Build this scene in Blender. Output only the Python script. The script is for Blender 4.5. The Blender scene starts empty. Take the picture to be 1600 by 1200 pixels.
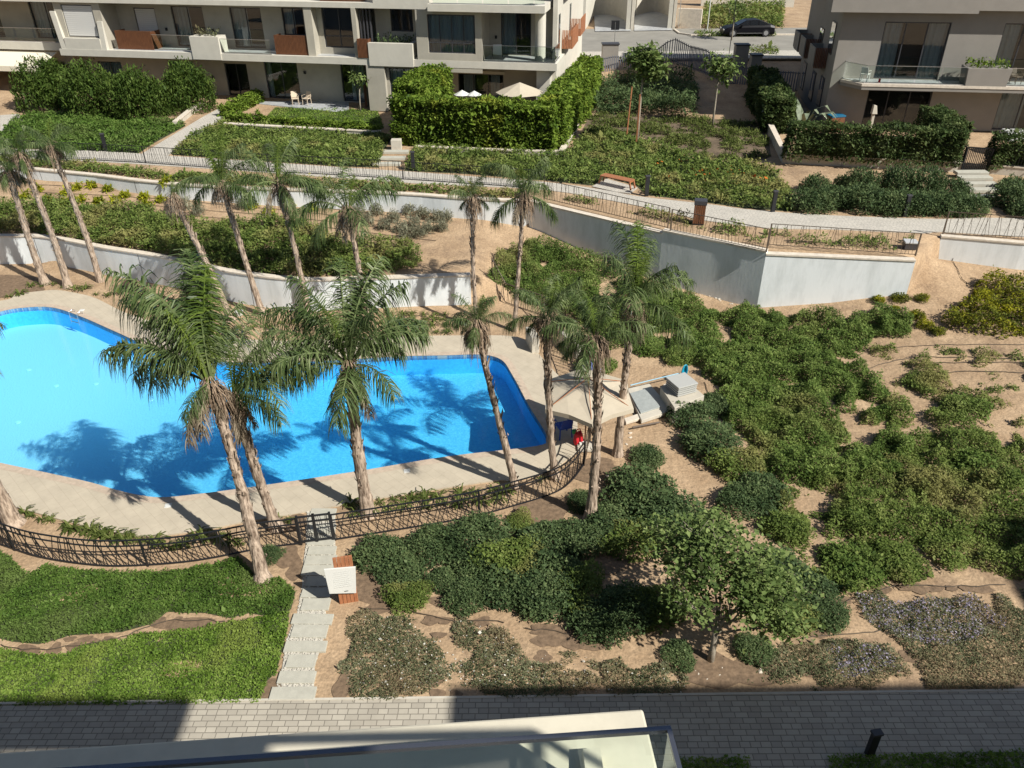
import bpy, bmesh, math, random
import numpy as np
from mathutils import Vector, Matrix
from mathutils.geometry import delaunay_2d_cdt
random.seed(7)
RG = np.random.default_rng(11)
rad = math.radians
# ------------------------------------------------------------------ camera
scn = bpy.context.scene
F, PITCH, ROLL, CH = 1250.0, rad(31.9), math.atan(12/2010.0), 16.3
fwd = np.array([0, math.cos(PITCH), -math.sin(PITCH)])
_up = np.array([0, math.sin(PITCH), math.cos(PITCH)])
_rt = np.array([1.0, 0, 0])
rt = math.cos(ROLL)*_rt - math.sin(ROLL)*_up
up = math.sin(ROLL)*_rt + math.cos(ROLL)*_up
CAM = np.array([0, 0, CH])
cd = bpy.data.cameras.new('camera')
cd.sensor_width = 36; cd.lens = 36*F/1600; cd.clip_start = .05; cd.clip_end = 3000
co = bpy.data.objects.new('camera', cd)
scn.collection.objects.link(co)
Mx = Matrix(((rt[0], up[0], -fwd[0], 0), (rt[1], up[1], -fwd[1], 0), (rt[2], up[2], -fwd[2], CH), (0, 0, 0, 1)))
co.matrix_world = Mx
scn.camera = co
# ------------------------------------------------------------------ light
SUN_EL, SHAZ = rad(43), rad(-54)            # shadows fall towards azimuth SHAZ (from +Y, clockwise)
w = bpy.data.worlds.new('World'); scn.world = w; w.use_nodes = True
nt = w.node_tree; nt.nodes.clear()
sky = nt.nodes.new('ShaderNodeTexSky'); sky.sky_type = 'NISHITA'; sky.sun_disc = False
sky.sun_elevation = SUN_EL; sky.sun_rotation = SHAZ + math.pi
sky.air_density = 1.0; sky.dust_density = 1.0
bg = nt.nodes.new('ShaderNodeBackground'); bg.inputs[1].default_value = 0.062
wo = nt.nodes.new('ShaderNodeOutputWorld')
nt.links.new(sky.outputs[0], bg.inputs[0]); nt.links.new(bg.outputs[0], wo.inputs[0])
sl = bpy.data.lights.new('sun', 'SUN'); sl.energy = 5.0; sl.angle = rad(.53); sl.color = (1, .965, .90)
so = bpy.data.objects.new('sun', sl); scn.collection.objects.link(so)
ldir = Vector((math.sin(SHAZ)*math.cos(SUN_EL), math.cos(SHAZ)*math.cos(SUN_EL), -math.sin(SUN_EL)))
so.rotation_euler = ldir.to_track_quat('-Z', 'Y').to_euler()
scn.view_settings.view_transform = 'Standard'; scn.view_settings.look = 'None'
scn.view_settings.exposure = 0.42; scn.view_settings.gamma = 1
scn.render.engine = 'CYCLES'
cy = scn.cycles
cy.max_bounces = 6; cy.diffuse_bounces = 3; cy.glossy_bounces = 3; cy.transmission_bounces = 4; cy.transparent_max_bounces = 12
# ------------------------------------------------------------------ pixel -> world
def at(px, py, z=0.0):
    d = fwd*F + rt*(px-800) + up*(600-py)
    t = (z-CH)/d[2]
    p = CAM + d*t
    return (float(p[0]), float(p[1]), z)
def ax(px, py, z=0.0): return at(px, py, z)[:2]
def PX(pts, z=0.0): return [at(x, y, z)[:2] for x, y in pts]
def prj(p):
    v = np.array(p, float)-CAM; d = v@fwd
    return 800+F*(v@rt)/d, 600-F*(v@up)/d
# ------------------------------------------------------------------ noise
def _h(ix, iy, s):
    n = (ix*374761393 + iy*668265263 + s*1442695041) & 0xffffffff
    n = ((n ^ (n >> 13))*1274126177) & 0xffffffff
    return ((n ^ (n >> 16)) & 0xffff)/65535.0
def vnoise(x, y, sc, s=0):
    x = np.asarray(x, float)/sc; y = np.asarray(y, float)/sc
    ix = np.floor(x).astype(np.int64); iy = np.floor(y).astype(np.int64)
    fx = x-ix; fy = y-iy; fx = fx*fx*(3-2*fx); fy = fy*fy*(3-2*fy)
    a = _h(ix, iy, s); b = _h(ix+1, iy, s); c = _h(ix, iy+1, s); d = _h(ix+1, iy+1, s)
    return (a*(1-fx)+b*fx)*(1-fy)+(c*(1-fx)+d*fx)*fy
def fbm(x, y, sc, s=0, o=3):
    r = 0; a = .5; t = 0
    for k in range(o):
        r = r+a*vnoise(x, y, sc/2**k, s+k*17); t += a; a *= .5
    return r/t
def inpoly(x, y, poly):
    r = np.zeros(x.shape, bool); n = len(poly)
    for i in range(n):
        x0, y0 = poly[i]; x1, y1 = poly[(i+1) % n]
        if y0 == y1: continue
        c = ((y0 > y) != (y1 > y)) & (x < (x1-x0)*(y-y0)/(y1-y0)+x0)
        r ^= c
    return r
def distpoly(x, y, poly, closed=True):
    d = np.full(x.shape, 1e9); n = len(poly)
    for i in range(n if closed else n-1):
        x0, y0 = poly[i]; x1, y1 = poly[(i+1) % n]
        dx, dy = x1-x0, y1-y0; L = dx*dx+dy*dy+1e-12
        t = np.clip(((x-x0)*dx+(y-y0)*dy)/L, 0, 1)
        d = np.minimum(d, np.hypot(x-x0-t*dx, y-y0-t*dy))
    return d
def smooth(pts, n=6, closed=False):
    P = [np.array(p, float) for p in pts]; out = []; m = len(P)
    rng = range(m) if closed else range(m-1)
    for i in rng:
        if closed: a, b, c, d = P[i-1], P[i], P[(i+1) % m], P[(i+2) % m]
        else: a, b, c, d = P[max(i-1, 0)], P[i], P[i+1], P[min(i+2, m-1)]
        for k in range(n):
            t = k/n
            out.append(tuple(.5*((2*b)+(-a+c)*t+(2*a-5*b+4*c-d)*t*t+(-a+3*b-3*c+d)*t**3)))
    if not closed: out.append(tuple(P[-1]))
    return out
# ------------------------------------------------------------------ materials
def mat(name, col, rough=.8, var=.0, scale=3.0, col2=None, bump=0.0, bscale=30.0, metal=0.0, spec=.4, detail=5, stops=None):
    m = bpy.data.materials.new(name); m.use_nodes = True
    n = m.node_tree; b = n.nodes['Principled BSDF']
    b.inputs['Roughness'].default_value = rough; b.inputs['Metallic'].default_value = metal
    b.inputs['Specular IOR Level'].default_value = spec
    c4 = tuple(col)+(1,)
    if var or col2:
        tc = n.nodes.new('ShaderNodeTexCoord'); nz = n.nodes.new('ShaderNodeTexNoise')
        nz.inputs['Scale'].default_value = scale; nz.inputs['Detail'].default_value = detail; nz.inputs['Roughness'].default_value = .65
        n.links.new(tc.outputs['Object'], nz.inputs['Vector'])
        cr = n.nodes.new('ShaderNodeValToRGB')
        lo, hi = stops or (.35, .65)
        cr.color_ramp.elements[0].position = lo; cr.color_ramp.elements[1].position = hi
        c2 = tuple(col2) if col2 else tuple(min(1, c*(1+var)) for c in col)
        c1 = tuple(col) if col2 else tuple(c*(1-var) for c in col)
        cr.color_ramp.elements[0].color = c1+(1,); cr.color_ramp.elements[1].color = c2+(1,)
        n.links.new(nz.outputs[0], cr.inputs[0]); n.links.new(cr.outputs[0], b.inputs['Base Color'])
    else: b.inputs['Base Color'].default_value = c4
    if bump:
        tc = n.nodes.new('ShaderNodeTexCoord'); nb = n.nodes.new('ShaderNodeTexNoise'); nb.inputs['Scale'].default_value = bscale
        nb.inputs['Detail'].default_value = 6
        n.links.new(tc.outputs['Object'], nb.inputs['Vector'])
        bm = n.nodes.new('ShaderNodeBump'); bm.inputs['Strength'].default_value = 1; bm.inputs['Distance'].default_value = bump
        n.links.new(nb.outputs[0], bm.inputs['Height']); n.links.new(bm.outputs[0], b.inputs['Normal'])
    return m
def leafmat(name, cols, spotscale=1.2, gloss=.6, trans=.25, patch=None):
    """cols: dark, mid, light; per-leaf random 'rnd' mixed with a world-space patch noise"""
    m = bpy.data.materials.new(name); m.use_nodes = True
    n = m.node_tree; n.nodes.clear(); L = n.links.new
    out = n.nodes.new('ShaderNodeOutputMaterial')
    a = n.nodes.new('ShaderNodeAttribute'); a.attribute_name = 'rnd'
    g = n.nodes.new('ShaderNodeNewGeometry'); nz = n.nodes.new('ShaderNodeTexNoise'); nz.inputs['Scale'].default_value = spotscale; nz.inputs['Detail'].default_value = 3
    L(g.outputs['Position'], nz.inputs['Vector'])
    mm = n.nodes.new('ShaderNodeMath'); mm.operation = 'MULTIPLY_ADD'; mm.inputs[1].default_value = .55
    m2 = n.nodes.new('ShaderNodeMath'); m2.operation = 'MULTIPLY_ADD'; m2.inputs[1].default_value = 1.3; m2.inputs[2].default_value = -.42
    L(nz.outputs[0], m2.inputs[0]); L(a.outputs['Fac'], mm.inputs[0]); L(m2.outputs[0], mm.inputs[2])
    cr = n.nodes.new('ShaderNodeValToRGB'); cr.color_ramp.elements[0].position = .1; cr.color_ramp.elements[1].position = .95
    cr.color_ramp.elements[0].color = tuple(cols[0])+(1,); cr.color_ramp.elements[1].color = tuple(cols[2])+(1,)
    e = cr.color_ramp.elements.new(.5); e.color = tuple(cols[1])+(1,)
    L(mm.outputs[0], cr.inputs[0]); c = cr.outputs[0]
    if patch:
        n2 = n.nodes.new('ShaderNodeTexNoise'); n2.inputs['Scale'].default_value = patch[1]; n2.inputs['Detail'].default_value = 2
        L(g.outputs['Position'], n2.inputs['Vector'])
        c2 = n.nodes.new('ShaderNodeValToRGB'); c2.color_ramp.elements[0].position = patch[2]; c2.color_ramp.elements[1].position = patch[2]+.12
        L(n2.outputs[0], c2.inputs[0])
        mx = n.nodes.new('ShaderNodeMixRGB'); mx.inputs[2].default_value = tuple(patch[0])+(1,)
        L(c2.outputs[0], mx.inputs[0]); L(c, mx.inputs[1]); c = mx.outputs[0]
    b = n.nodes.new('ShaderNodeBsdfPrincipled'); b.inputs['Roughness'].default_value = gloss; b.inputs['Specular IOR Level'].default_value = .12
    t = n.nodes.new('ShaderNodeBsdfTranslucent'); ms = n.nodes.new('ShaderNodeMixShader'); ms.inputs[0].default_value = trans
    L(c, b.inputs['Base Color']); L(c, t.inputs[0]); L(b.outputs[0], ms.inputs[1]); L(t.outputs[0], ms.inputs[2]); L(ms.outputs[0], out.inputs[0])
    return m
def glassmat(name, tint=(.8, .93, .88), refl=.1, rough=.02, dark=None, ior=1.45):
    m = bpy.data.materials.new(name); m.use_nodes = True
    n = m.node_tree; n.nodes.clear(); L = n.links.new
    out = n.nodes.new('ShaderNodeOutputMaterial'); t = n.nodes.new('ShaderNodeBsdfTransparent'); t.inputs[0].default_value = tuple(tint)+(1,)
    gl = n.nodes.new('ShaderNodeBsdfGlossy'); gl.inputs['Roughness'].default_value = rough; gl.inputs[0].default_value = (.9, .95, 1, 1)
    fr = n.nodes.new('ShaderNodeFresnel'); fr.inputs[0].default_value = ior
    ad = n.nodes.new('ShaderNodeMath'); ad.operation = 'ADD'; ad.inputs[1].default_value = refl; ad.use_clamp = True
    ms = n.nodes.new('ShaderNodeMixShader')
    L(fr.outputs[0], ad.inputs[0]); L(ad.outputs[0], ms.inputs[0]); L(t.outputs[0], ms.inputs[1]); L(gl.outputs[0], ms.inputs[2]); L(ms.outputs[0], out.inputs[0])
    return m
def brickmat(name, c1, c2, mortar, bw, bh, rot=0, ms=.02, rough=.85, var=.12, bump=.004, offset=.5):
    m = bpy.data.materials.new(name); m.use_nodes = True
    n = m.node_tree; L = n.links.new; b = n.nodes['Principled BSDF']; b.inputs['Roughness'].default_value = rough; b.inputs['Specular IOR Level'].default_value = .25
    tc = n.nodes.new('ShaderNodeTexCoord'); mp = n.nodes.new('ShaderNodeMapping'); mp.inputs['Rotation'].default_value = (0, 0, rot)
    L(tc.outputs['Object'], mp.inputs[0])
    br = n.nodes.new('ShaderNodeTexBrick'); br.inputs['Scale'].default_value = 1; br.inputs['Brick Width'].default_value = bw; br.inputs['Row Height'].default_value = bh
    br.inputs['Mortar Size'].default_value = ms*bh; br.inputs['Mortar Smooth'].default_value = .2; br.offset = offset; br.squash = .78; br.squash_frequency = 3; br.offset_frequency = 2
    br.inputs['Color1'].default_value = tuple(c1)+(1,); br.inputs['Color2'].default_value = tuple(c2)+(1,); br.inputs['Mortar'].default_value = tuple(mortar)+(1,)
    L(mp.outputs[0], br.inputs['Vector'])
    nz = n.nodes.new('ShaderNodeTexNoise'); nz.inputs['Scale'].default_value = 1.3; nz.inputs['Detail'].default_value = 6; nz.inputs['Roughness'].default_value = .7
    L(tc.outputs['Object'], nz.inputs['Vector'])
    hs = n.nodes.new('ShaderNodeMapRange'); hs.inputs[3].default_value = 1-2*var; hs.inputs[4].default_value = 1+2*var
    L(nz.outputs[0], hs.inputs[0])
    mx = n.nodes.new('ShaderNodeVectorMath'); mx.operation = 'SCALE'
    L(br.outputs[0], mx.inputs[0]); L(hs.outputs[0], mx.inputs['Scale']); L(mx.outputs[0], b.inputs['Base Color'])
    bp = n.nodes.new('ShaderNodeBump'); bp.inputs['Distance'].default_value = bump; bp.invert = True
    L(br.outputs['Fac'], bp.inputs['Height']); L(bp.outputs[0], b.inputs['Normal'])
    return m
def woodmat(name, c1, c2, axis='X', freq=9.0):
    m = bpy.data.materials.new(name); m.use_nodes = True
    n = m.node_tree; L = n.links.new; b = n.nodes['Principled BSDF']; b.inputs['Roughness'].default_value = .6
    tc = n.nodes.new('ShaderNodeTexCoord'); nz = n.nodes.new('ShaderNodeTexNoise'); nz.inputs['Scale'].default_value = 6
    mp = n.nodes.new('ShaderNodeMapping'); mp.inputs['Scale'].default_value = (6, 6, .5)
    L(tc.outputs['Object'], mp.inputs[0]); L(mp.outputs[0], nz.inputs['Vector'])
    cr = n.nodes.new('ShaderNodeValToRGB'); cr.color_ramp.elements[0].position = .3; cr.color_ramp.elements[1].position = .7
    cr.color_ramp.elements[0].color = tuple(c1)+(1,); cr.color_ramp.elements[1].color = tuple(c2)+(1,)
    L(nz.outputs[0], cr.inputs[0]); L(cr.outputs[0], b.inputs['Base Color'])
    return m
MT = {}
MT['plaster'] = mat('plaster', (.40, .37, .30), .9, .09, .7, bump=.002, bscale=60)
MT['plaster_light'] = mat('plaster_light', (.55, .52, .44), .9, .05, 1.5, bump=.002, bscale=60)
MT['taupe'] = mat('taupe', (.25, .23, .20), .9, .05, 1.0, bump=.002, bscale=60)
MT['slab_cream'] = mat('slab_cream', (.46, .42, .34), .85, .06, 2.0)
MT['wallwhite'] = mat('wallwhite', (.58, .61, .60), .9, col2=(.72, .75, .745), scale=1.6, bump=.004, bscale=9, stops=(.32, .55), detail=9)
def _ww():
    n = MT['wallwhite'].node_tree
    for q in list(n.nodes):
        if q.bl_idname == 'ShaderNodeTexNoise':
            mp = n.nodes.new('ShaderNodeMapping'); mp.inputs['Scale'].default_value = (1, 1, .3); src = q.inputs['Vector'].links[0].from_socket; n.links.new(src, mp.inputs[0]); n.links.new(mp.outputs[0], q.inputs['Vector'])
_ww()
MT['coping'] = mat('coping', (.60, .53, .43), .8, .12, 5)
MT['wood'] = woodmat('wood', (.10, .038, .016), (.19, .075, .03))
MT['woodlight'] = woodmat('woodlight', (.30, .11, .05), (.42, .18, .08))
MT['dark'] = mat('dark', (.012, .012, .014), .6)
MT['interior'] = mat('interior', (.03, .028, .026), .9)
MT['blackmetal'] = mat('blackmetal', (.022, .023, .026), .4, metal=.2)
MT['bronze'] = mat('bronze', (.10, .075, .055), .5, .1, 20)
MT['steel'] = mat('steel', (.55, .56, .58), .3, metal=.9)
MT['framegrey'] = mat('framegrey', (.05, .05, .055), .45)
MT['curtain'] = mat('curtain', (.42, .46, .46), .95)
MT['shutter'] = mat('shutter', (.62, .61, .57), .6)
MT['glass'] = glassmat('glass', (.86, .95, .90), .03)
MT['pane'] = glassmat('pane', (.70, .76, .76), .04)
MT['awning'] = mat('awning', (.70, .64, .50), .9)
MT['marble'] = mat('marble', (.42, .43, .43), .3, .15, 2)
MT['concrete'] = mat('concrete', (.50, .46, .38), .85, .08, 3, bump=.002, bscale=40)
MT['slabstone'] = mat('slabstone', (.42, .405, .335), .85, .07, 5, bump=.002, bscale=30)
MT['canvas'] = mat('canvas', (.47, .41, .31), .95, .05, 3)
MT['blue'] = mat('blue', (.01, .05, .35), .4)
MT['red'] = mat('red', (.55, .02, .03), .5)
MT['white'] = mat('white', (.62, .62, .58), .5)
MT['asphalt'] = mat('asphalt', (.25, .235, .20), .9, .12, .5, bump=.002, bscale=80)
MT['hose'] = mat('hose', (.06, .045, .03), .7)
MT['gravel'] = mat('gravel', (.50, .47, .40), .9, .35, 40, bump=.02, bscale=50)
MT['trunk'] = mat('trunk', (.13, .09, .062), .95, col2=(.46, .36, .27), scale=11, bump=.05, bscale=11, stops=(.36, .60))
def _tr():
    n = MT['trunk'].node_tree
    for q in list(n.nodes):
        if q.bl_idname == 'ShaderNodeTexNoise':
            mp = n.nodes.new('ShaderNodeMapping'); mp.inputs['Scale'].default_value = (1, 1, .22); src = q.inputs['Vector'].links[0].from_socket; n.links.new(src, mp.inputs[0]); n.links.new(mp.outputs[0], q.inputs['Vector'])
_tr()
MT['barkpale'] = mat('barkpale', (.30, .26, .20), .9, .25, 8, bump=.01, bscale=20)
MT['broadleaf'] = mat('broadleaf', (.16, .19, .12), .4, .3, 6)
MT['husk'] = mat('husk', (.10, .065, .04), .95, col2=(.34, .25, .17), scale=9)
# dirt with wet patches and clods
def dirtmat():
    m = mat('dirt', (.30, .200, .115), .95, col2=(.47, .335, .205), scale=.8, bump=.05, bscale=5, stops=(.3, .7), detail=9)
    n = m.node_tree; L = n.links.new; b = n.nodes['Principled BSDF']
    src = b.inputs['Base Color'].links[0].from_socket
    tc = n.nodes.new('ShaderNodeTexCoord'); nz = n.nodes.new('ShaderNodeTexNoise'); nz.inputs['Scale'].default_value = .35; nz.inputs['Detail'].default_value = 9; nz.inputs['Roughness'].default_value = .75
    L(tc.outputs['Object'], nz.inputs['Vector'])
    cr = n.nodes.new('ShaderNodeValToRGB'); cr.color_ramp.elements[0].position = .52; cr.color_ramp.elements[1].position = .68
    cr.color_ramp.elements[0].color = (0, 0, 0, 1); cr.color_ramp.elements[1].color = (.75, .75, .75, 1)
    L(nz.outputs[0], cr.inputs[0])
    mx = n.nodes.new('ShaderNodeMixRGB'); mx.inputs[2].default_value = (.20, .135, .085, 1)
    L(cr.outputs[0], mx.inputs[0]); L(src, mx.inputs[1])
    n2 = n.nodes.new('ShaderNodeTexNoise'); n2.inputs['Scale'].default_value = 14; n2.inputs['Detail'].default_value = 4
    L(tc.outputs['Object'], n2.inputs['Vector'])
    mr = n.nodes.new('ShaderNodeMapRange'); mr.inputs[1].default_value = .3; mr.inputs[2].default_value = .7; mr.inputs[3].default_value = .75; mr.inputs[4].default_value = 1.18
    L(n2.outputs[0], mr.inputs[0])
    sc = n.nodes.new('ShaderNodeVectorMath'); sc.operation = 'SCALE'
    L(mx.outputs[0], sc.inputs[0]); L(mr.outputs[0], sc.inputs['Scale']); L(sc.outputs[0], b.inputs['Base Color'])
    return m
MT['dirt'] = dirtmat()
MT['wet'] = mat('wet', (.175, .118, .072), .85, .28, 7, bump=.02, bscale=9)
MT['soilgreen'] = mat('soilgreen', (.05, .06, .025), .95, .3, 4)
MT['deck'] = brickmat('deck', (.47, .41, .31), (.455, .395, .30), (.415, .355, .268), .6, .3, rad(45), .03, var=.14, bump=.001)
MT['paver'] = brickmat('paver', (.43, .39, .315), (.35, .315, .255), (.20, .18, .145), .30, .15, 0, .07, var=.10)
MT['prom'] = brickmat('prom', (.52, .48, .41), (.45, .42, .36), (.33, .31, .27), .22, .12, rad(-12), .09, var=.10)
LF = {
 'shrub': leafmat('leaf_shrub', ((.050, .088, .018), (.118, .180, .038), (.24, .30, .085)), patch=((.215, .225, .070), .33, .57)),
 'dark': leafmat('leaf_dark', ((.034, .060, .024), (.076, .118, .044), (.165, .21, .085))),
 'lawn': leafmat('leaf_lawn', ((.040, .078, .014), (.086, .155, .026), (.17, .24, .06)), patch=((.12, .17, .045), .45, .55)),
 'cover': leafmat('leaf_cover', ((.054, .088, .020), (.128, .180, .038), (.25, .295, .085)), patch=((.23, .225, .075), .5, .52)),
 'olive': leafmat('leaf_olive', ((.060, .072, .034), (.125, .138, .066), (.25, .25, .15)), patch=((.19, .165, .09), .45, .50)),
 'hedge': leafmat('leaf_hedge', ((.04, .08, .010), (.12, .185, .022), (.25, .33, .055)), patch=((.24, .27, .035), .5, .60)),
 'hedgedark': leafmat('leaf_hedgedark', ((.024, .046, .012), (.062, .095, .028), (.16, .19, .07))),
 'frangi': leafmat('leaf_tree', ((.052, .085, .022), (.125, .18, .050), (.28, .34, .12))),
 'yellow': leafmat('leaf_yellow', ((.10, .13, .01), (.26, .28, .015), (.45, .43, .03))),
 'palm': leafmat('leaf_palm', ((.026, .048, .014), (.080, .118, .038), (.22, .26, .115)), trans=.2, gloss=.35),
 'palmyellow': leafmat('leaf_palm_fresh', ((.06, .10, .015), (.12, .18, .03), (.22, .28, .06)), trans=.3),
 'dead': leafmat('leaf_dead', ((.10, .072, .045), (.24, .19, .13), (.42, .36, .27)), trans=.1, gloss=.8),
 'mauve': leafmat('flower_mauve', ((.20, .17, .24), (.32, .28, .37), (.50, .46, .54)), gloss=.7),
 'orange': leafmat('flower_orange', ((.3, .05, .01), (.5, .12, .02), (.6, .2, .04)), gloss=.7),
 'whitef': leafmat('flower_white', ((.5, .48, .42), (.65, .63, .55), (.8, .78, .7)), gloss=.7),
}
# ------------------------------------------------------------------ mesh helpers
COL = scn.collection
def fastmesh(name, V, Q, m, parent=None, rnd=None, smoothf=False):
    me = bpy.data.meshes.new(name); V = np.asarray(V, np.float32); Q = np.asarray(Q, np.int32); k = Q.shape[1]
    me.vertices.add(len(V)); me.vertices.foreach_set('co', V.ravel())
    me.loops.add(Q.size); me.loops.foreach_set('vertex_index', Q.ravel())
    me.polygons.add(len(Q)); me.polygons.foreach_set('loop_start', np.arange(0, Q.size, k, dtype=np.int32))
    try: me.polygons.foreach_set('loop_total', np.full(len(Q), k, np.int32))
    except Exception: pass
    me.update(calc_edges=True)
    if rnd is not None:
        a = me.attributes.new('rnd', 'FLOAT', 'FACE'); a.data.foreach_set('value', np.asarray(rnd, np.float32))
    if smoothf: me.polygons.foreach_set('use_smooth', np.ones(len(Q), bool))
    me.materials.append(m)
    o = bpy.data.objects.new(name, me); COL.objects.link(o)
    if parent: o.parent = parent
    return o
class MB:
    def __init__(s): s.v = []; s.f = []
    def add(s, vs, fs):
        n = len(s.v); s.v += [tuple(map(float, p)) for p in vs]; s.f += [tuple(i+n for i in f) for f in fs]; return s
    def quad(s, a, b, c, d): return s.add([a, b, c, d], [(0, 1, 2, 3)])
    def hexa(s, b, t): return s.add(list(b)+list(t), [(3, 2, 1, 0), (4, 5, 6, 7), (0, 1, 5, 4), (1, 2, 6, 5), (2, 3, 7, 6), (3, 0, 4, 7)])
    def box(s, x0, x1, y0, y1, z0, z1):
        return s.hexa([(x0, y0, z0), (x1, y0, z0), (x1, y1, z0), (x0, y1, z0)], [(x0, y0, z1), (x1, y0, z1), (x1, y1, z1), (x0, y1, z1)])
    def boxc(s, c, sz, rot=0):
        cx, cy, cz = c; a, b, h = sz[0]/2, sz[1]/2, sz[2]/2; C, S = math.cos(rot), math.sin(rot)
        pts = [(cx+x*C-y*S, cy+x*S+y*C) for x, y in ((-a, -b), (a, -b), (a, b), (-a, b))]
        return s.hexa([(x, y, cz-h) for x, y in pts], [(x, y, cz+h) for x, y in pts])
    def bar(s, a, b, w_, h_=None):
        a = Vector(a); b = Vector(b); d = (b-a); L = d.length
        if L < 1e-6: return s
        d.normalize(); h_ = h_ or w_
        u = d.cross(Vector((0, 0, 1)))
        if u.length < 1e-3: u = Vector((1, 0, 0))
        u.normalize(); v = u.cross(d)
        c = [(-w_/2, -h_/2), (w_/2, -h_/2), (w_/2, h_/2), (-w_/2, h_/2)]
        return s.hexa([a+u*x+v*y for x, y in c], [b+u*x+v*y for x, y in c])
    def tube(s, pts, r, n=8, cap=True):
        pts = [Vector(p) for p in pts]; rs = r if hasattr(r, '__len__') else [r]*len(pts); base = len(s.v); N = len(pts)
        ref = Vector((.13, .97, .2))
        for i, p in enumerate(pts):
            d = (pts[min(i+1, N-1)]-pts[max(i-1, 0)]).normalized(); u = d.cross(ref).normalized(); v = d.cross(u)
            for k in range(n):
                a = 2*math.pi*k/n; s.v.append(tuple(p+(u*math.cos(a)+v*math.sin(a))*rs[i]))
        for i in range(N-1):
            for k in range(n):
                s.f.append((base+i*n+k, base+i*n+(k+1) % n, base+(i+1)*n+(k+1) % n, base+(i+1)*n+k))
        if cap: s.f.append(tuple(base+k for k in range(n))[::-1]); s.f.append(tuple(base+(N-1)*n+k for k in range(n)))
        return s
    def prism(s, poly, z0, z1):
        n = len(poly)
        return s.add([(x, y, z0) for x, y in poly]+[(x, y, z1) for x, y in poly],
            [tuple(range(n))[::-1], tuple(range(n, 2*n))]+[(i, (i+1) % n, n+(i+1) % n, n+i) for i in range(n)])
    def cyl(s, c, r, h, n=16, r2=None):
        r2 = r if r2 is None else r2
        b = [(c[0]+r*math.cos(2*math.pi*k/n), c[1]+r*math.sin(2*math.pi*k/n), c[2]) for k in range(n)]
        t = [(c[0]+r2*math.cos(2*math.pi*k/n), c[1]+r2*math.sin(2*math.pi*k/n), c[2]+h) for k in range(n)]
        return s.add(b+t, [tuple(range(n))[::-1], tuple(range(n, 2*n))]+[(i, (i+1) % n, n+(i+1) % n, n+i) for i in range(n)])
    def build(s, name, m, parent=None, bevel=0, sm=False):
        me = bpy.data.meshes.new(name); me.from_pydata(s.v, [], s.f); me.materials.append(m)
        if sm: me.polygons.foreach_set('use_smooth', [True]*len(me.polygons))
        o = bpy.data.objects.new(name, me); COL.objects.link(o)
        if parent: o.parent = parent
        if bevel:
            b = o.modifiers.new('bevel', 'BEVEL'); b.width = bevel; b.segments = 2; b.limit_method = 'ANGLE'
        return o
def tag(o, label=None, cat=None, group=None, kind=None):
    if label: o['label'] = label
    if cat: o['category'] = cat
    if group: o['group'] = group
    if kind: o['kind'] = kind
    return o
def empty(name, loc, rz=0, label=None, cat=None, group=None):
    o = bpy.data.objects.new(name, None); o.empty_display_size = .2; COL.objects.link(o); o.location = loc; o.rotation_euler = (0, 0, rz)
    return tag(o, label, cat, group)
def copy_tree(o, parent=None):
    c = o.copy(); COL.objects.link(c); c.parent = parent
    for ch in KIDS.get(o.name, [x for x in bpy.data.objects if x.parent == o]): copy_tree(ch, c)
    return c
KIDS = {}
# ------------------------------------------------------------------ terrain
UW = [ax(*p, 2.85) for p in [(-500, 225), (45, 263), (290, 289), (605, 301), (722, 309), (826, 314), (1035, 364), (1197, 397), (1431, 407), (1471, 369), (1600, 380), (2100, 412)]]
LW = [ax(*p, 1.6) for p in [(-500, 350), (-150, 366), (0, 369), (50, 369), (100, 375), (160, 387), (230, 398), (290, 410), (350, 423), (420, 433), (470, 437), (520, 437), (735, 430)]]
LWX = LW[-1][0]
def yU(x): return np.interp(x, [p[0] for p in UW], [p[1] for p in UW])
def yL(x): return np.interp(x, [p[0] for p in LW]+[3, 8, 60], [p[1] for p in LW]+[33.5, 30, 28])
_cp = [(0, 1105, 0), (800, 1090, 0), (1600, 1080, 0), (400, 950, 0), (0, 900, 0), (800, 850, 0), (1000, 900, 0), (900, 760, 0), (850, 560, 0), (0, 460, 0), (400, 500, 0), (735, 500, 0),
 (800, 470, .25), (795, 420, .75), (800, 362, 1.5), (826, 367, 1.45), (960, 412, .75), (1037, 440, .45), (1145, 470, .3), (1183, 474, .35), (1300, 465, .8), (1415, 457, 1.3), (1445, 385, 2.6), (1462, 404, 1.8), (1600, 418, 1.65), (2000, 440, 1.6),
 (1450, 445, 1.5), (1600, 490, 1.2), (1600, 600, .9), (1300, 600, .3), (1600, 800, .45), (1200, 720, .1), (1100, 600, .1), (1000, 540, .05), (1300, 900, 0), (1600, 950, .1), (2000, 700, .8), (2000, 1000, .1), (-200, 460, 0), (-200, 900, 0)]
_C = np.array([at(*c) for c in _cp]); _n = len(_C)
_K = np.hypot(_C[:, None, 0]-_C[None, :, 0], _C[:, None, 1]-_C[None, :, 1])
_A = np.block([[_K, np.ones((_n, 1))], [np.ones((1, _n)), np.zeros((1, 1))]])
_W = np.linalg.solve(_A, np.append(_C[:, 2], 0))
def zL(x, y):
    x = np.clip(x, -40, 30); y = np.clip(y, 8, 45)
    r = np.full(np.shape(x), _W[-1], float)
    for i in range(_n): r = r+_W[i]*np.hypot(x-_C[i, 0], y-_C[i, 1])
    return np.maximum(r-.03, 0)
def sstep(a, b, x):
    t = np.clip((x-a)/(b-a), 0, 1); return t*t*(3-2*t)
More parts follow.
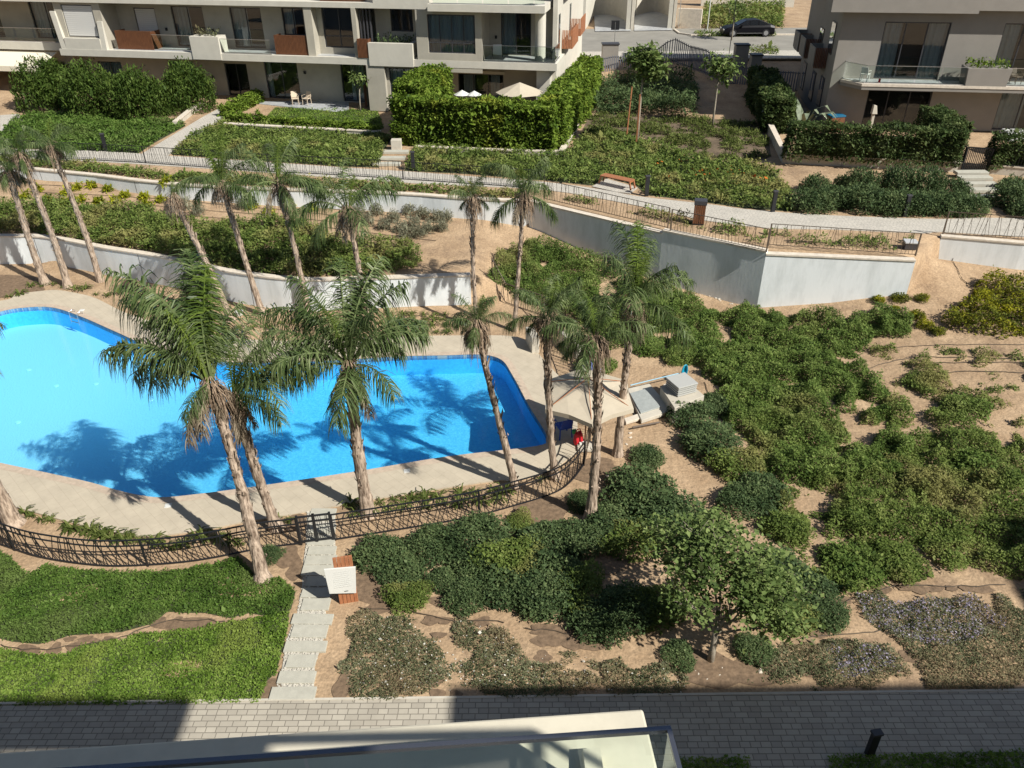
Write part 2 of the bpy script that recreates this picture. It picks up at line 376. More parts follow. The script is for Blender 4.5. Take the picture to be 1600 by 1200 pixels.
def zt(x, y):
    x = np.asarray(x, float); y = np.asarray(y, float)
    l = zL(x, y); yu = yU(x); yl = yL(x)
    tt = np.clip((y-yl)/np.maximum(yu-yl, .5), 0, 1)
    T = 1.5+(np.interp(x, [-28, -3], [.75, .25]))*tt
    wgt = sstep(LWX, LWX+2.6, x+.25*np.sin(y*1.7))
    T = T*(1-wgt)+l*wgt
    U = 2.75+1.35*sstep(60, 73, y)
    z = np.where(y < yl+.1, l, T)
    z = np.where((x > LWX+2.6) & (y >= yl), l, z)
    return np.where(y > yu+.12, U, z)
def zg(x, y): return float(zt(np.array([x]), np.array([y]))[0])
POOL = smooth(PX([(-150, 560), (-60, 510), (0, 487), (45, 480), (85, 481), (130, 496), (180, 518), (250, 547), (350, 565), (480, 565), (620, 557), (700, 555), (752, 554), (783, 562), (800, 585), (827, 635), (850, 672), (853, 686), (838, 697), (700, 713), (560, 736), (400, 760), (300, 773), (250, 777), (215, 773), (180, 765), (130, 751), (0, 723), (-150, 690), (-220, 620)], .05), 5, True)
gxs = np.concatenate([[-600, -250, -120, -80, -60, -50], np.arange(-42, 42.1, .5), [50, 60, 80, 120, 250, 600]])
rows = []
def rowset(n, f0, f1):
    for k in range(n):
        t = k/(n-1); rows.append(lambda x, t=t: f0(x)*(1-t)+f1(x)*t)
rowset(3, lambda x: -250+0*x, lambda x: -14+0*x)
rowset(90, lambda x: -12+0*x, lambda x: np.minimum(yL(x), yU(x)-1.0)+.02)
rowset(24, lambda x: np.minimum(yL(x), yU(x)-1.0)+.18, lambda x: yU(x)+.02)
rowset(60, lambda x: yU(x)+.2, lambda x: 112+0*x)
rowset(4, lambda x: 130+0*x, lambda x: 900+0*x)
GX = np.tile(gxs, (len(rows), 1)); GY = np.stack([f(gxs) for f in rows]); GZ = zt(GX, GY)
ipool = inpoly(GX.ravel(), GY.ravel(), POOL)
dpool = distpoly(GX.ravel(), GY.ravel(), POOL)
GZ = np.where((ipool | (dpool < .55)).reshape(GX.shape), -2.2, GZ)
nr, nc = GX.shape
rough = (fbm(GX, GY, 1.3, 5)-.5)*.06*(dpool.reshape(GX.shape) > 3.5)*((GY < yU(GX)-.5) & (GY > 12.6))
V = np.stack([GX.ravel(), GY.ravel(), (GZ+rough-.005).ravel()], 1)
ii = (np.arange(nr-1)[:, None]*nc+np.arange(nc-1)[None, :]).ravel()
g = fastmesh('ground', V, np.stack([ii, ii+1, ii+nc+1, ii+nc], 1), MT['dirt'], smoothf=True); tag(g, kind='structure')
def sheet(name, poly, z, m, holes=(), step=.8, thick=0, parent=None, dz=0.0):
    """flat (z number) or draped (z None) sheet over a world polygon"""
    poly = [tuple(map(float, p)) for p in poly]; pts = [Vector(p) for p in poly]; E = [(i, (i+1) % len(poly)) for i in range(len(poly))]
    for h in holes:
        b = len(pts); pts += [Vector(p) for p in h]; E += [(b+i, b+(i+1) % len(h)) for i in range(len(h))]
    if z is None:
        xs = [p[0] for p in poly]; ys = [p[1] for p in poly]
        X, Y = np.meshgrid(np.arange(min(xs), max(xs), step), np.arange(min(ys), max(ys), step)); X = X.ravel(); Y = Y.ravel()
        k = inpoly(X, Y, poly) & (distpoly(X, Y, poly) > step*.3)
        pts += [Vector((a, b)) for a, b in zip(X[k], Y[k])]
    r = delaunay_2d_cdt(pts, E, [], 0, 1e-5)
    vs = r[0]; fs = r[2]
    cx = np.array([sum(vs[i][0] for i in f)/len(f) for f in fs]); cyy = np.array([sum(vs[i][1] for i in f)/len(f) for f in fs])
    keep = inpoly(cx, cyy, poly)
    for h in holes: keep &= ~inpoly(cx, cyy, h)
    X = np.array([v[0] for v in vs]); Y = np.array([v[1] for v in vs])
    Z = (zt(X, Y)+dz) if z is None else np.full(len(X), z+dz)
    mb = MB(); mb.add(list(zip(X, Y, Z)), [tuple(f) for f, k in zip(fs, keep) if k])
    if thick:
        for loop in [poly]+list(holes):
            n = len(loop); zz = [zg(*p)+dz for p in loop] if z is None else [z+dz]*n
            for i in range(n):
                a = loop[i]; b = loop[(i+1) % n]; j = (i+1) % n
                mb.quad((*a, zz[i]), (*b, zz[j]), (*b, zz[j]-thick), (*a, zz[i]-thick))
    return mb.build(name, m, parent)
# ------------------------------------------------------------------ vegetation
def leaves(P, n, L, Wd, up_bias=.3, flat=.6):
    """n leaf diamonds at P; returns V,Q,rnd"""
    th = RG.uniform(0, 2*np.pi, n); el = RG.normal(.15, flat, n)
    D = np.stack([np.cos(th)*np.cos(el), np.sin(th)*np.cos(el), np.sin(el)], 1)
    R = RG.normal(0, 1, (n, 3)); R[:, 2] *= .35; S = np.cross(D, np.cross(R, D)+1e-6); S = np.cross(D, np.stack([RG.normal(0, up_bias, n), RG.normal(0, up_bias, n), np.ones(n)], 1))
    S /= np.linalg.norm(S, axis=1, keepdims=True)+1e-9
    k_ = np.exp(RG.normal(0, .33, n)); ll = (L*k_)[:, None]; ww = (Wd*k_*RG.uniform(.7, 1.3, n))[:, None]
    V = np.stack([P, P+D*ll*.45+S*ww*.5, P+D*ll+np.array([0, 0, -.12])*ll, P+D*ll*.45-S*ww*.5], 1).reshape(-1, 3)
    return V, np.arange(4*n).reshape(-1, 4), RG.uniform(0, 1, n)
def cover(name, poly, m, dens, L, Wd, h=.25, hole=.35, hsc=1.6, seed=1, lump=1.0, edge=.5, extra=None, kind='stuff', label=None, cat=None, zoff=0, holes=(), rag=.10):
    xs = [p[0] for p in poly]; ys = [p[1] for p in poly]; x0, x1, y0, y1 = min(xs), max(xs), min(ys), max(ys)
    n = int((x1-x0)*(y1-y0)*dens); x = RG.uniform(x0, x1, n); y = RG.uniform(y0, y1, n)
    k = inpoly(x, y, poly)
    for hp in holes: k &= ~inpoly(x, y, hp)
    x = x[k]; y = y[k]
    de = np.clip(distpoly(x, y, poly)/edge, 0, 1)
    N = fbm(x, y, hsc, seed, 4)
    cov = N+.25*(de-1)+rag*(vnoise(x, y, .42, seed+5)-.5)
    k = cov > hole+RG.normal(0, .02, len(x)); x = x[k]; y = y[k]; cov = cov[k]; de = de[k]
    fade = np.clip((cov-hole)/.10, 0.12, 1)
    bl_ = np.abs(2*fbm(x, y, lump*1.1, seed+9, 2)-1)*2.2; b2_ = np.abs(2*vnoise(x, y, lump*.38, seed+3)-1); lumpn = .26+1.0*np.clip(1-bl_, 0, 1)**.7*(.55+.45*(1-b2_))+.25*fbm(x, y, 3, seed)
    top = h*fade*lumpn
    z = zt(x, y)+zoff+top*np.sqrt(RG.uniform(0.02, 1, len(x)))
    V, Q, r = leaves(np.stack([x, y, z], 1), len(x), L, Wd)
    o = fastmesh(name, V, Q, m, rnd=r)
    tag(o, label, cat, kind=kind)
    return o
def bushcloud(n, rx, ry, rz, L, Wd, seed=0, lobes=7, box=False):
    rg = np.random.default_rng(seed)
    P = []
    if box:
        # hedge block, rx,ry half sizes, rz full height
        A = [2*ry*rz*2, 2*rx*rz*2, 4*rx*ry]; T = sum(A)
        f = rg.uniform(0, T, n); a = rg.uniform(-1, 1, n); b = rg.uniform(0, 1, n); s = np.where(rg.uniform(0, 1, n) < .5, -1, 1)
        X = np.where(f < A[0], s*rx, a*rx); Y = np.where(f < A[0], a*ry, np.where(f < A[0]+A[1], s*ry, (b*2-1)*ry)); Z = np.where(f < A[0]+A[1], b*rz, rz)
        d = rg.exponential(.10, n)
        X = X-np.sign(X)*np.where(f < A[0], d, 0); Y = Y-np.sign(Y)*np.where((f >= A[0]) & (f < A[0]+A[1]), d, 0); Z = Z-np.where(f >= A[0]+A[1], d, 0)
        w1 = (fbm(X*1.0+9+Y, Z*1.2+Y*.7, .75, seed)-.5)*.95
        X = X+np.where(f < A[0], np.sign(X)*w1*.7, 0); Y = Y+np.where((f >= A[0]) & (f < A[0]+A[1]), np.sign(Y)*w1*.75, 0); Z = Z+np.where(f >= A[0]+A[1], w1*.8, 0)
        Z = np.abs(Z)
        return np.stack([X, Y, Z], 1)
    cs = [(0, 0, .0, .8)]
    for i in range(lobes):
        a = rg.uniform(0, 2*np.pi); r = rg.uniform(.3, .62); cs.append((r*np.cos(a), r*np.sin(a), rg.uniform(.05, .42), rg.uniform(.32, .5)))
    cs = np.array(cs); pr_ = cs[:, 3]**2; idx = rg.choice(len(cs), n, p=pr_/pr_.sum())
    d = rg.normal(0, 1, (n, 3)); d[:, 2] = np.abs(d[:, 2])*1.1-.25; d /= np.linalg.norm(d, axis=1, keepdims=True)
    R = cs[idx, 3]*(1-rg.exponential(.10, n)).clip(.2, 1)
    p = cs[idx, :3]+d*R[:, None]
    p = p+(rg.normal(0, .03, (n, 3)))
    p[:, 2] = np.abs(p[:, 2])
    return p*np.array([rx, ry, rz])
def bush_mesh(name, m, n, rx, ry, rz, L, Wd, seed, **kw):
    P = bushcloud(n, rx, ry, rz, L, Wd, seed, **kw)
    V, Q, r = leaves(P, len(P), L, Wd)
    o = fastmesh(name, V, Q, m, rnd=r); return o
# ================================================================== SETTING
def offs(pl, d):
    """offset an open polyline to its left by d"""
    out = []
    for i, p in enumerate(pl):
        a = np.array(pl[max(i-1, 0)]); b = np.array(pl[min(i+1, len(pl)-1)]); t = (b-a)/np.linalg.norm(b-a); out.append((p[0]-t[1]*d, p[1]+t[0]*d))
    return out
# pool
DECK_T = PX([(-150, 480), (0, 470), (25, 460), (60, 455), (88, 453), (120, 458), (150, 466), (200, 490), (270, 510), (340, 524), (420, 532), (520, 530), (607, 526), (712, 524), (800, 525), (828, 537), (842, 553), (866, 580), (885, 600), (900, 640), (903, 680), (906, 700), (880, 722), (862, 735), (845, 741), (800, 751), (762, 752), (585, 779), (520, 791), (422, 809), (375, 816), (325, 826), (237, 837), (175, 831), (100, 813), (15, 790), (-120, 762), (-320, 700), (-320, 560)], .05)
DECK = smooth(DECK_T, 4, True)
d = sheet('pool_deck', DECK, .05, MT['deck'], holes=[POOL], thick=.2); tag(d, kind='structure')
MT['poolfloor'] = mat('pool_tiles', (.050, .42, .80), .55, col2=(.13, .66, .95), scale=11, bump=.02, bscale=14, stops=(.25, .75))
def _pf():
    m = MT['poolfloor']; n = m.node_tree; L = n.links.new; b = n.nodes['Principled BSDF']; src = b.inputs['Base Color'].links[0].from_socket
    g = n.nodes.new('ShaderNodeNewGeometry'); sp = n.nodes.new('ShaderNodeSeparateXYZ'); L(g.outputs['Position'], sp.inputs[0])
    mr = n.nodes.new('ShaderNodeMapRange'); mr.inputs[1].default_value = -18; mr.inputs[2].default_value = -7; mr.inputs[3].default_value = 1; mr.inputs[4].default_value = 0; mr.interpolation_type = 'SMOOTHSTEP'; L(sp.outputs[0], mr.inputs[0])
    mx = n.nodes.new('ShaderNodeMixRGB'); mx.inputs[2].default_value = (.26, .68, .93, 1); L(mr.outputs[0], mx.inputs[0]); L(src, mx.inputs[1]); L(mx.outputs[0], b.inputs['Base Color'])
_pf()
MT['poolwall'] = mat('pool_wall', (.06, .52, .92), .5, .1, 8)
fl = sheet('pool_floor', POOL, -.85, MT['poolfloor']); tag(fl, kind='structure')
mb = MB()
for i in range(len(POOL)):
    a = POOL[i]; b = POOL[(i+1) % len(POOL)]; mb.quad((*a, .045), (*b, .045), (*b, -.86), (*a, -.86))
tag(mb.build('pool_wall', MT['poolwall']), kind='structure')
mb = MB(); _pc = np.mean(np.array(POOL), 0)
for i in range(len(POOL)):
    a = np.array(POOL[i]); b = np.array(POOL[(i+1) % len(POOL)]); t_ = (b-a)/np.linalg.norm(b-a); nn_ = np.array([-t_[1], t_[0]])*.006; md_ = (a+b)/2+nn_*20
    if not inpoly(np.array([md_[0]]), np.array([md_[1]]), POOL)[0]: nn_ = -nn_
    mb.quad((*(a+nn_), .04), (*(b+nn_), .04), (*(b+nn_), -.14), (*(a+nn_), -.14))
tag(mb.build('waterline_tiles', brickmat('waterline', (.03, .12, .30), (.10, .30, .50), (.25, .35, .40), .05, .05, 0, .1)), kind='structure')
def watermat():
    m = glassmat('water', (.90, .99, 1.0), .0, .08, ior=1.33); n = m.node_tree; L = n.links.new
    tc = n.nodes.new('ShaderNodeTexCoord'); nz = n.nodes.new('ShaderNodeTexNoise'); nz.inputs['Scale'].default_value = 9; nz.inputs['Detail'].default_value = 4
    L(tc.outputs['Object'], nz.inputs['Vector']); bp = n.nodes.new('ShaderNodeBump'); bp.inputs['Distance'].default_value = .018; bp.inputs['Strength'].default_value = 1
    L(nz.outputs[0], bp.inputs['Height'])
    for q in n.nodes:
        if q.bl_idname == 'ShaderNodeBsdfGlossy': L(bp.outputs[0], q.inputs['Normal'])
    return m
tag(sheet('pool_water', POOL, -.06, watermat()), kind='structure')
for i_, (x, y) in enumerate([(28, 660), (88, 603), (91, 686), (236, 625), (45, 578), (188, 533), (150, 600)]):  # pale discs stand in for small light splashes in the pool
    c = at(x, y, -.845); q = MB(); q.cyl((0, 0, 0), .10, .02, 16, .09); q.cyl((0, 0, .021), .05, .01, 12); o = q.build('light_splash', bpy.data.materials.get('splashpale') or mat('splashpale', (.33, .78, .97), .5)); o.location = c; tag(o, ['round pale light splash low in the pool, nearest the left edge', 'round pale light splash in the pool, third row from the far end', 'round pale light splash in the pool near the large palm shadow', 'rightmost round pale light splash in the open water', 'round pale light splash at upper left of the pool', 'round pale light splash nearest the far curved pool edge', 'round pale light splash at the middle of the open water'][i_], 'light splash', 'light splashes in the pool')
# coping strip of the pool edge
cop = MB(); cp2 = []
for i in range(len(POOL)):
    a = np.array(POOL[i-1]); b = np.array(POOL[(i+1) % len(POOL)]); t = (b-a)/np.linalg.norm(b-a); cp2.append((POOL[i][0]-t[1]*.28, POOL[i][1]+t[0]*.28))
_s = 1 if not inpoly(np.array([cp2[0][0]]), np.array([cp2[0][1]]), POOL)[0] else -1
if _s < 0: cp2 = [(2*POOL[i][0]-cp2[i][0], 2*POOL[i][1]-cp2[i][1]) for i in range(len(POOL))]
for i in range(len(POOL)):
    j = (i+1) % len(POOL); cop.quad((*POOL[i], .056), (*POOL[j], .056), (*cp2[j], .056), (*cp2[i], .056))
tag(cop.build('pool_edge', mat('poolcoping', (.46, .37, .28), .8, .12, 6)), kind='structure')
# bottom path
PE = lambda x, o=0: float(np.interp(x, [-60, -12.1, 12.1, 60], [11.9, 12.02, 12.22, 12.5]))+o
pth = sheet('paved_path', [(-60, -20), (60, -20), (60, PE(60)), (12.1, PE(12.1)), (-12.1, PE(-12.1)), (-60, PE(-60))], .03, MT['paver']); tag(pth, kind='structure')
kb = MB()
for a, b in (((-60, PE(-60)), (-12.1, PE(-12.1))), ((-12.1, PE(-12.1)), (12.1, PE(12.1))), ((12.1, PE(12.1)), (60, PE(60)))):
    kb.hexa([(a[0], a[1], -.1), (b[0], b[1], -.1), (b[0], b[1]+.06, -.1), (a[0], a[1]+.06, -.1)], [(a[0], a[1], .045), (b[0], b[1], .045), (b[0], b[1]+.06, .045), (a[0], a[1]+.06, .045)])
tag(kb.build('path_kerb', MT['concrete']), kind='structure')
# promenade
PR = smooth(PX([(-400, 216), (-150, 226), (40, 233), (160, 236), (260, 243), (400, 252), (530, 261), (640, 268), (730, 275), (850, 284), (940, 296), (1000, 307), (1100, 318), (1160, 326), (1240, 333), (1340, 338), (1470, 342), (1540, 340), (1700, 345), (2000, 360)], 2.78), 3)
PRb = smooth(PX([(2000, 402), (1700, 374), (1600, 370), (1470, 362), (1440, 364), (1300, 358), (1200, 356), (1100, 344), (1047, 332), (960, 314), (850, 296), (730, 290), (600, 283), (400, 268), (215, 256), (90, 249), (40, 248), (-400, 234)], 2.78), 3)
tag(sheet('promenade', PR+PRb, 2.78, MT['prom'], thick=.05), kind='structure')
tag(sheet('bench_pad', PX([(925, 291), (948, 279), (996, 293), (985, 302), (960, 299)], 2.8), 2.80, MT['prom'], thick=.04), kind='structure')
# side paths up to the gardens
tag(sheet('garden_path', PX([(222, 240), (262, 243), (290, 225), (330, 200), (362, 172), (345, 168), (318, 182), (280, 205)], 2.78), 2.785, MT['prom'], thick=.03), kind='structure')
tag(sheet('lower_wall_path', PX([(0, 215), (0, 180), (30, 178), (36, 190)], 2.78), 2.785, MT['prom'], thick=.03), kind='structure')
for i, (x, y) in enumerate([(618, 238), (612, 248), (604, 257)]):
    m_ = MB(); c = at(x, y, 2.8); m_.boxc((c[0], c[1], 2.83), (1.6, .45, .14)); tag(m_.build('step', MT['slabstone'], bevel=.01), ['top', 'middle', 'bottom'][i]+' pale stone step on the short path between the two garden beds', 'step', 'steps between the garden beds')
for i, (x, y) in enumerate([(1530, 306), (1535, 297), (1530, 289), (1522, 281), (1516, 274)]):
    m_ = MB(); c = at(x, y, 2.85); m_.boxc((c[0], c[1], 2.80+.05*i), (1.7, .5, .16)); tag(m_.build('step', MT['slabstone'], bevel=.01), ['lowest', 'second lowest', 'middle', 'second highest', 'topmost'][i]+' pale stone step climbing to the black garden gate', 'step', 'steps to the garden gate')
# road
def roadz(poly, z, m, n, th=0): return tag(sheet(n, poly, z, m, thick=th), kind='structure')
roadz([(-60, 73.6), (70, 73.6), (70, 86.6), (-60, 86.6)], 4.14, MT['asphalt'], 'road')
roadz([(4, 70.3), (70, 69.3), (70, 73.4), (4, 73.4)], 4.2, MT['prom'], 'pavement', .12)
roadz(PX([(930, 49), (986, 48), (986, -20), (925, -20)], 4.2), 4.2, MT['marble'], 'garage_ramp')
roadz(PX([(991, 48), (1050, 47), (1050, -20), (991, -20)], 4.2), 4.2, MT['marble'], 'garage_ramp')
kb = MB(); pk = PX([(1052, 46), (1060, 52), (1080, 55), (1130, 54), (1220, 54), (1500, 54)], 4.2); pk2 = offs(pk, .18)
for i in range(len(pk)-1): kb.hexa([(*pk[i], 4.1), (*pk[i+1], 4.1), (*pk2[i+1], 4.1), (*pk2[i], 4.1)], [(*pk[i], 4.27), (*pk[i+1], 4.27), (*pk2[i+1], 4.27), (*pk2[i], 4.27)])
tag(kb.build('road_kerb', MT['coping']), kind='structure')
# ------------------------------------------------------------------ walls
def wallrun(name, pl, zt_, zb, th, m, label, cat='wall', cop=.12, copm='coping', cz=.07):
    t = empty(name, (0, 0, 0), 0, label, cat); n = len(pl); zt_ = zt_ if hasattr(zt_, '__len__') else [zt_]*n; zb = zb if hasattr(zb, '__len__') else [zb]*n
    b = offs(pl, th); mb = MB()
    V = []; 
    for i in range(n): V += [(*pl[i], zb[i]), (*b[i], zb[i]), (*b[i], zt_[i]), (*pl[i], zt_[i])]
    fs = []
    for i in range(n-1):
        for k in range(4): fs.append((4*i+k, 4*i+(k+1) % 4, 4*i+4+(k+1) % 4, 4*i+4+k))
    fs += [(0, 1, 2, 3), tuple(4*(n-1)+k for k in (3, 2, 1, 0))]
    mb.add(V, fs); mb.build('wall_body', m, t)
    acc = 0; jm = MB(); nj = 0
    for i in range(n-1):
        sl_ = math.dist(pl[i], pl[i+1]); acc += sl_
        while acc > 6.5:
            acc -= 6.5; q_ = 1-acc/sl_; q_ = min(max(q_, .02), .98); x_ = pl[i][0]*(1-q_)+pl[i+1][0]*q_; y_ = pl[i][1]*(1-q_)+pl[i+1][1]*q_; zz_ = zt_[i]
            jm = MB(); jm.boxc((x_, y_, (zb[i]+zz_)/2), (.02, .012, zz_-zb[i]-.02), math.atan2(pl[i+1][1]-pl[i][1], pl[i+1][0]-pl[i][0])); jm.build('joint', MT['framegrey'], t)
    f = offs(pl, -.04); bb = offs(pl, th+.04); V = []
    for i in range(n): V += [(*f[i], zt_[i]+.002), (*bb[i], zt_[i]+.002), (*bb[i], zt_[i]+cz), (*f[i], zt_[i]+cz)]
    MB().add(V, fs).build('coping', MT[copm], t)
    return t
wl = smooth(LW, 4)
wallrun('retaining_wall', wl, 1.55, -.1, .24, MT['wallwhite'], 'low white retaining wall curving behind the palms along the pool garden')
u1 = smooth(UW[:6], 3)
wallrun('retaining_wall', u1, 2.78, [1.0]*len(u1), .24, MT['wallwhite'], 'long white retaining wall below the railing, above the sandy terrace of young plants')
wg = wallrun('retaining_wall', [UW[5], tuple(np.array(UW[6])*1.0)], 2.80, -.1, .24, MT['wallwhite'], 'grey shaded retaining wall panel left of the vertical joint, behind the tall palm tops')
wallrun('retaining_wall', [UW[6], UW[7]], 2.93, -.1, .24, MT['wallwhite'], 'grey shaded retaining wall panel right of the vertical joint, ending at the bright corner')
wallrun('retaining_wall', [UW[7], UW[8]], 2.80, .0, .24, MT['wallwhite'], 'sunlit white retaining wall panel above the yellow tipped shrubs')
e9 = UW[9]
wallrun('retaining_wall', [e9, UW[10], UW[11]], 2.80, 1.0, .24, MT['wallwhite'], 'short low white wall with a railing at the right edge beyond the sandy gap')
# ------------------------------------------------------------------ fences
def railing(name, pl, zf, hh, label, m, spacing=.11, tilt=.16, bar=.014, rails=(0, .18, 1), posts=6, rw=.035, seed=1, thing=True, parent=None, cat='railing'):
    t = empty(name, (0, 0, 0), 0, label, cat)
    pl = [np.array(p, float) for p in pl]; L = [0]
    for a, b in zip(pl, pl[1:]): L.append(L[-1]+np.linalg.norm(b-a))
    P = lambda s: np.array([np.interp(s, L, [p[0] for p in pl]), np.interp(s, L, [p[1] for p in pl])])
    z = (lambda p: zf) if not callable(zf) else (lambda p: zf(p[0], p[1]))
    for r in rails:
        mb = MB(); zz = [z(p)+.06+(hh-.06)*(1-r) for p in pl]
        for i in range(len(pl)-1): mb.bar((*pl[i], zz[i]), (*pl[i+1], zz[i+1]), rw, rw*(.9 if r else 1))
        mb.build('rail', m, t)
    rg = random.Random(seed); mb = MB(); s = .05; k = 0
    while s < L[-1]-.05:
        a = P(s); dz = rg.choice((-1, 1))*tilt*rg.uniform(.3, 1.0); b = P(min(max(s+dz, 0), L[-1]))
        mb.bar((*a, z(a)+.06), (*b, z(b)+hh), bar, bar); s += spacing; k += 1
    tag(mb.build('bars', m, t), kind='stuff' if k > 100 else None)
    if posts:
        n = max(1, int(L[-1]/posts*1.0))
        for i in range(n+1):
            p = P(L[-1]*i/n); mb = MB(); mb.boxc((p[0], p[1], z(p)+hh/2), (.05, .05, hh+.02)); mb.build('post', m, t)
    return t
PF1 = smooth(PX([(-300, 770), (-100, 822), (0, 852), (62, 872), (150, 885), (225, 885), (312, 877), (407, 859), (469, 851)], 0), 4)
PF2 = smooth(PX([(523, 845), (612, 831), (725, 812), (800, 793), (866, 772), (893, 753), (912, 728)], 0), 4)
FH = 1.0
railing('pool_fence', PF1, .0, FH, 'dark slanted bar fence curving left of the gate below the pool deck', MT['blackmetal'], .115, .34, rails=(0, .22, 1), posts=3.4, seed=3, bar=.018, cat='fence')
railing('pool_fence', PF2, .0, FH, 'dark slanted bar fence running right from the gate to the umbrella corner', MT['blackmetal'], .115, .34, rails=(0, .22, 1), posts=3.4, seed=4, bar=.018, cat='fence')
gp = PX([(471, 851), (521, 845)], 0); gt = empty('pool_gate', (0, 0, 0), 0, 'dark metal pool gate with two leaves across the stepping stones', 'gate')
ga, gb = np.array(gp[0]), np.array(gp[1])
for q0, q1 in ((0, .49), (.51, 1)):
    a = ga+(gb-ga)*q0; b = ga+(gb-ga)*q1; mb = MB()
    for h_ in (.12, .84, 1.04): mb.bar((*a, h_), (*b, h_), .045)
    mb.bar((*a, 0), (*a, 1.1), .06); mb.bar((*b, 0), (*b, 1.1), .06)
    lf = mb.build('gate_leaf', MT['blackmetal'], gt); mb = MB()
    for k in range(1, 8):
        p = a+(b-a)*k/8; q = a+(b-a)*(k+random.choice((-.8, .8)))/8; mb.bar((*p, .12), (*q, 1.04), .014)
    mb.build('bars', MT['blackmetal'], lf)
# fence from the umbrella corner back up to the terrace
PF3 = PX([(912, 728), (922, 690), (925, 660), (917, 628), (905, 590), (890, 555), (870, 520), (845, 497), (815, 488), (790, 480), (770, 470)], 0)
railing('pool_fence', PF3, zg, FH, 'thin bar fence behind the umbrella climbing past the palms to the terrace', MT['bronze'], .13, .18, rails=(0, 1), posts=3, seed=5, cat='fence', rw=.03)
RL = smooth(offs(UW[:6], .95), 3)
pr1 = smooth(PX([(-300, 226), (-100, 236), (40, 246), (215, 255), (400, 268), (535, 275), (732, 288), (850, 296)], 2.75), 3)
railing('promenade_railing', pr1, 2.75, 1.0, 'long dark railing edging the promenade behind the left palms', MT['blackmetal'], .13, .14, rails=(0, 1), posts=7, seed=6, rw=.03)
pr2 = PX([(850, 312), (1043, 358)], 2.82); pr3 = PX([(1047, 362), (1197, 395)], 2.95); pr4 = PX([(1200, 384), (1430, 400)], 2.86); pr5 = PX([(1473, 366), (1600, 376), (1900, 395)], 2.86)
railing('promenade_railing', pr2, 2.84, 1.0, 'rust brown slanted bar railing on the grey wall left of the joint', MT['bronze'], .15, .18, rails=(0, 1), posts=5, seed=7, rw=.025)
railing('promenade_railing', pr3, 3.0, 1.0, 'rust brown slanted bar railing on the grey wall near the litter bin', MT['bronze'], .15, .18, rails=(0, 1), posts=5, seed=8, rw=.025)
railing('promenade_railing', pr4, 2.87, 1.0, 'rust brown slanted bar railing above the sunlit white wall panel', MT['bronze'], .15, .18, rails=(0, 1), posts=6, seed=9, rw=.025)
railing('promenade_railing', pr5, 2.87, 1.05, 'slanted bar railing on the short white wall at the right edge', MT['bronze'], .15, .18, rails=(0, 1), posts=4, seed=10, rw=.025)
# ------------------------------------------------------------------ stepping stones and gravel
ST = [(501, 804, 40, 19), (501, 826, 42, 14), (500, 845, 42, 13), (501, 860, 44, 13), (499, 875, 49, 14), (498, 891, 57, 16), (499, 908, 46, 16), (492, 926, 46, 15), (491, 944, 44, 18), (486, 967, 64, 16), (481, 986, 56, 20), (475, 1010, 66, 17), (468, 1033, 46, 20), (461, 1058, 58, 19), (455, 1083, 71, 20)]
gpoly = PX([(480, 797), (524, 797), (524, 850), (528, 900), (518, 930), (508, 950), (512, 975), (505, 1000), (492, 1040), (490, 1094), (424, 1095), (440, 1050), (448, 1000), (464, 960), (472, 920), (474, 880), (478, 850)], 0)
tag(sheet('gravel_bed', gpoly, .012, MT['gravel'], thick=.02), kind='structure')
GPOLY = PX([(474, 795), (530, 795), (530, 850), (534, 900), (522, 950), (514, 1000), (500, 1040), (498, 1096), (412, 1096), (430, 1050), (440, 1000), (456, 960), (464, 920), (466, 880), (470, 850)], 0)
nm = ['between the pool deck and the gate', 'under the gate line, pool side', 'under the gate leaves', 'first outside the gate', 'second outside the gate', 'third outside the gate', 'in the shadow of the white sign', 'beside the foot of the sign', 'just below the sign', 'wide one below the sign', 'between two wide ones', 'wide one mid lawn', 'narrow one near the path', 'second from the paved path', 'nearest the paved path']
for (x, y, w_, h_), tx in zip(ST, nm):
    a = at(x-w_/2, y+h_/2, .05); b = at(x+w_/2, y+h_/2, .05); c = at(x, y-h_/2, .05)
    wd = b[0]-a[0]; dp = c[1]-a[1]; m_ = MB(); m_.boxc(((a[0]+b[0])/2, a[1]+dp/2, .02), (wd, dp*1.0, .08), random.uniform(-.03, .03))
    tag(m_.build('stepping_stone', MT['slabstone'], bevel=.008), 'pale rectangular stepping stone, '+tx, 'stepping stone', 'stepping stones to the pool gate')
# pebbles
n = 2600; x = RG.uniform(-6.5, -3, n*3); y = RG.uniform(12, 19.5, n*3); k = inpoly(x, y, gpoly); x = x[k]; y = y[k]
P = np.stack([x, y, np.full(len(x), .03)], 1); r = RG.uniform(.02, .045, len(x))
oc = np.array([(1, 0, 0), (0, 1, 0), (-1, 0, 0), (0, -1, 0), (0, 0, .6)])
V = (P[:, None, :]+oc[None]*r[:, None, None]).reshape(-1, 3); b_ = np.arange(len(x))[:, None]*5
Q = np.concatenate([b_+np.array([0, 1, 4]), b_+np.array([1, 2, 4]), b_+np.array([2, 3, 4]), b_+np.array([3, 0, 4])])
tag(fastmesh('pebbles', V, Q, mat('pebble', (.46, .43, .36), .9, .2, 30)), 'white pebbles filling the gaps between the stepping stones', 'pebbles', kind='stuff')
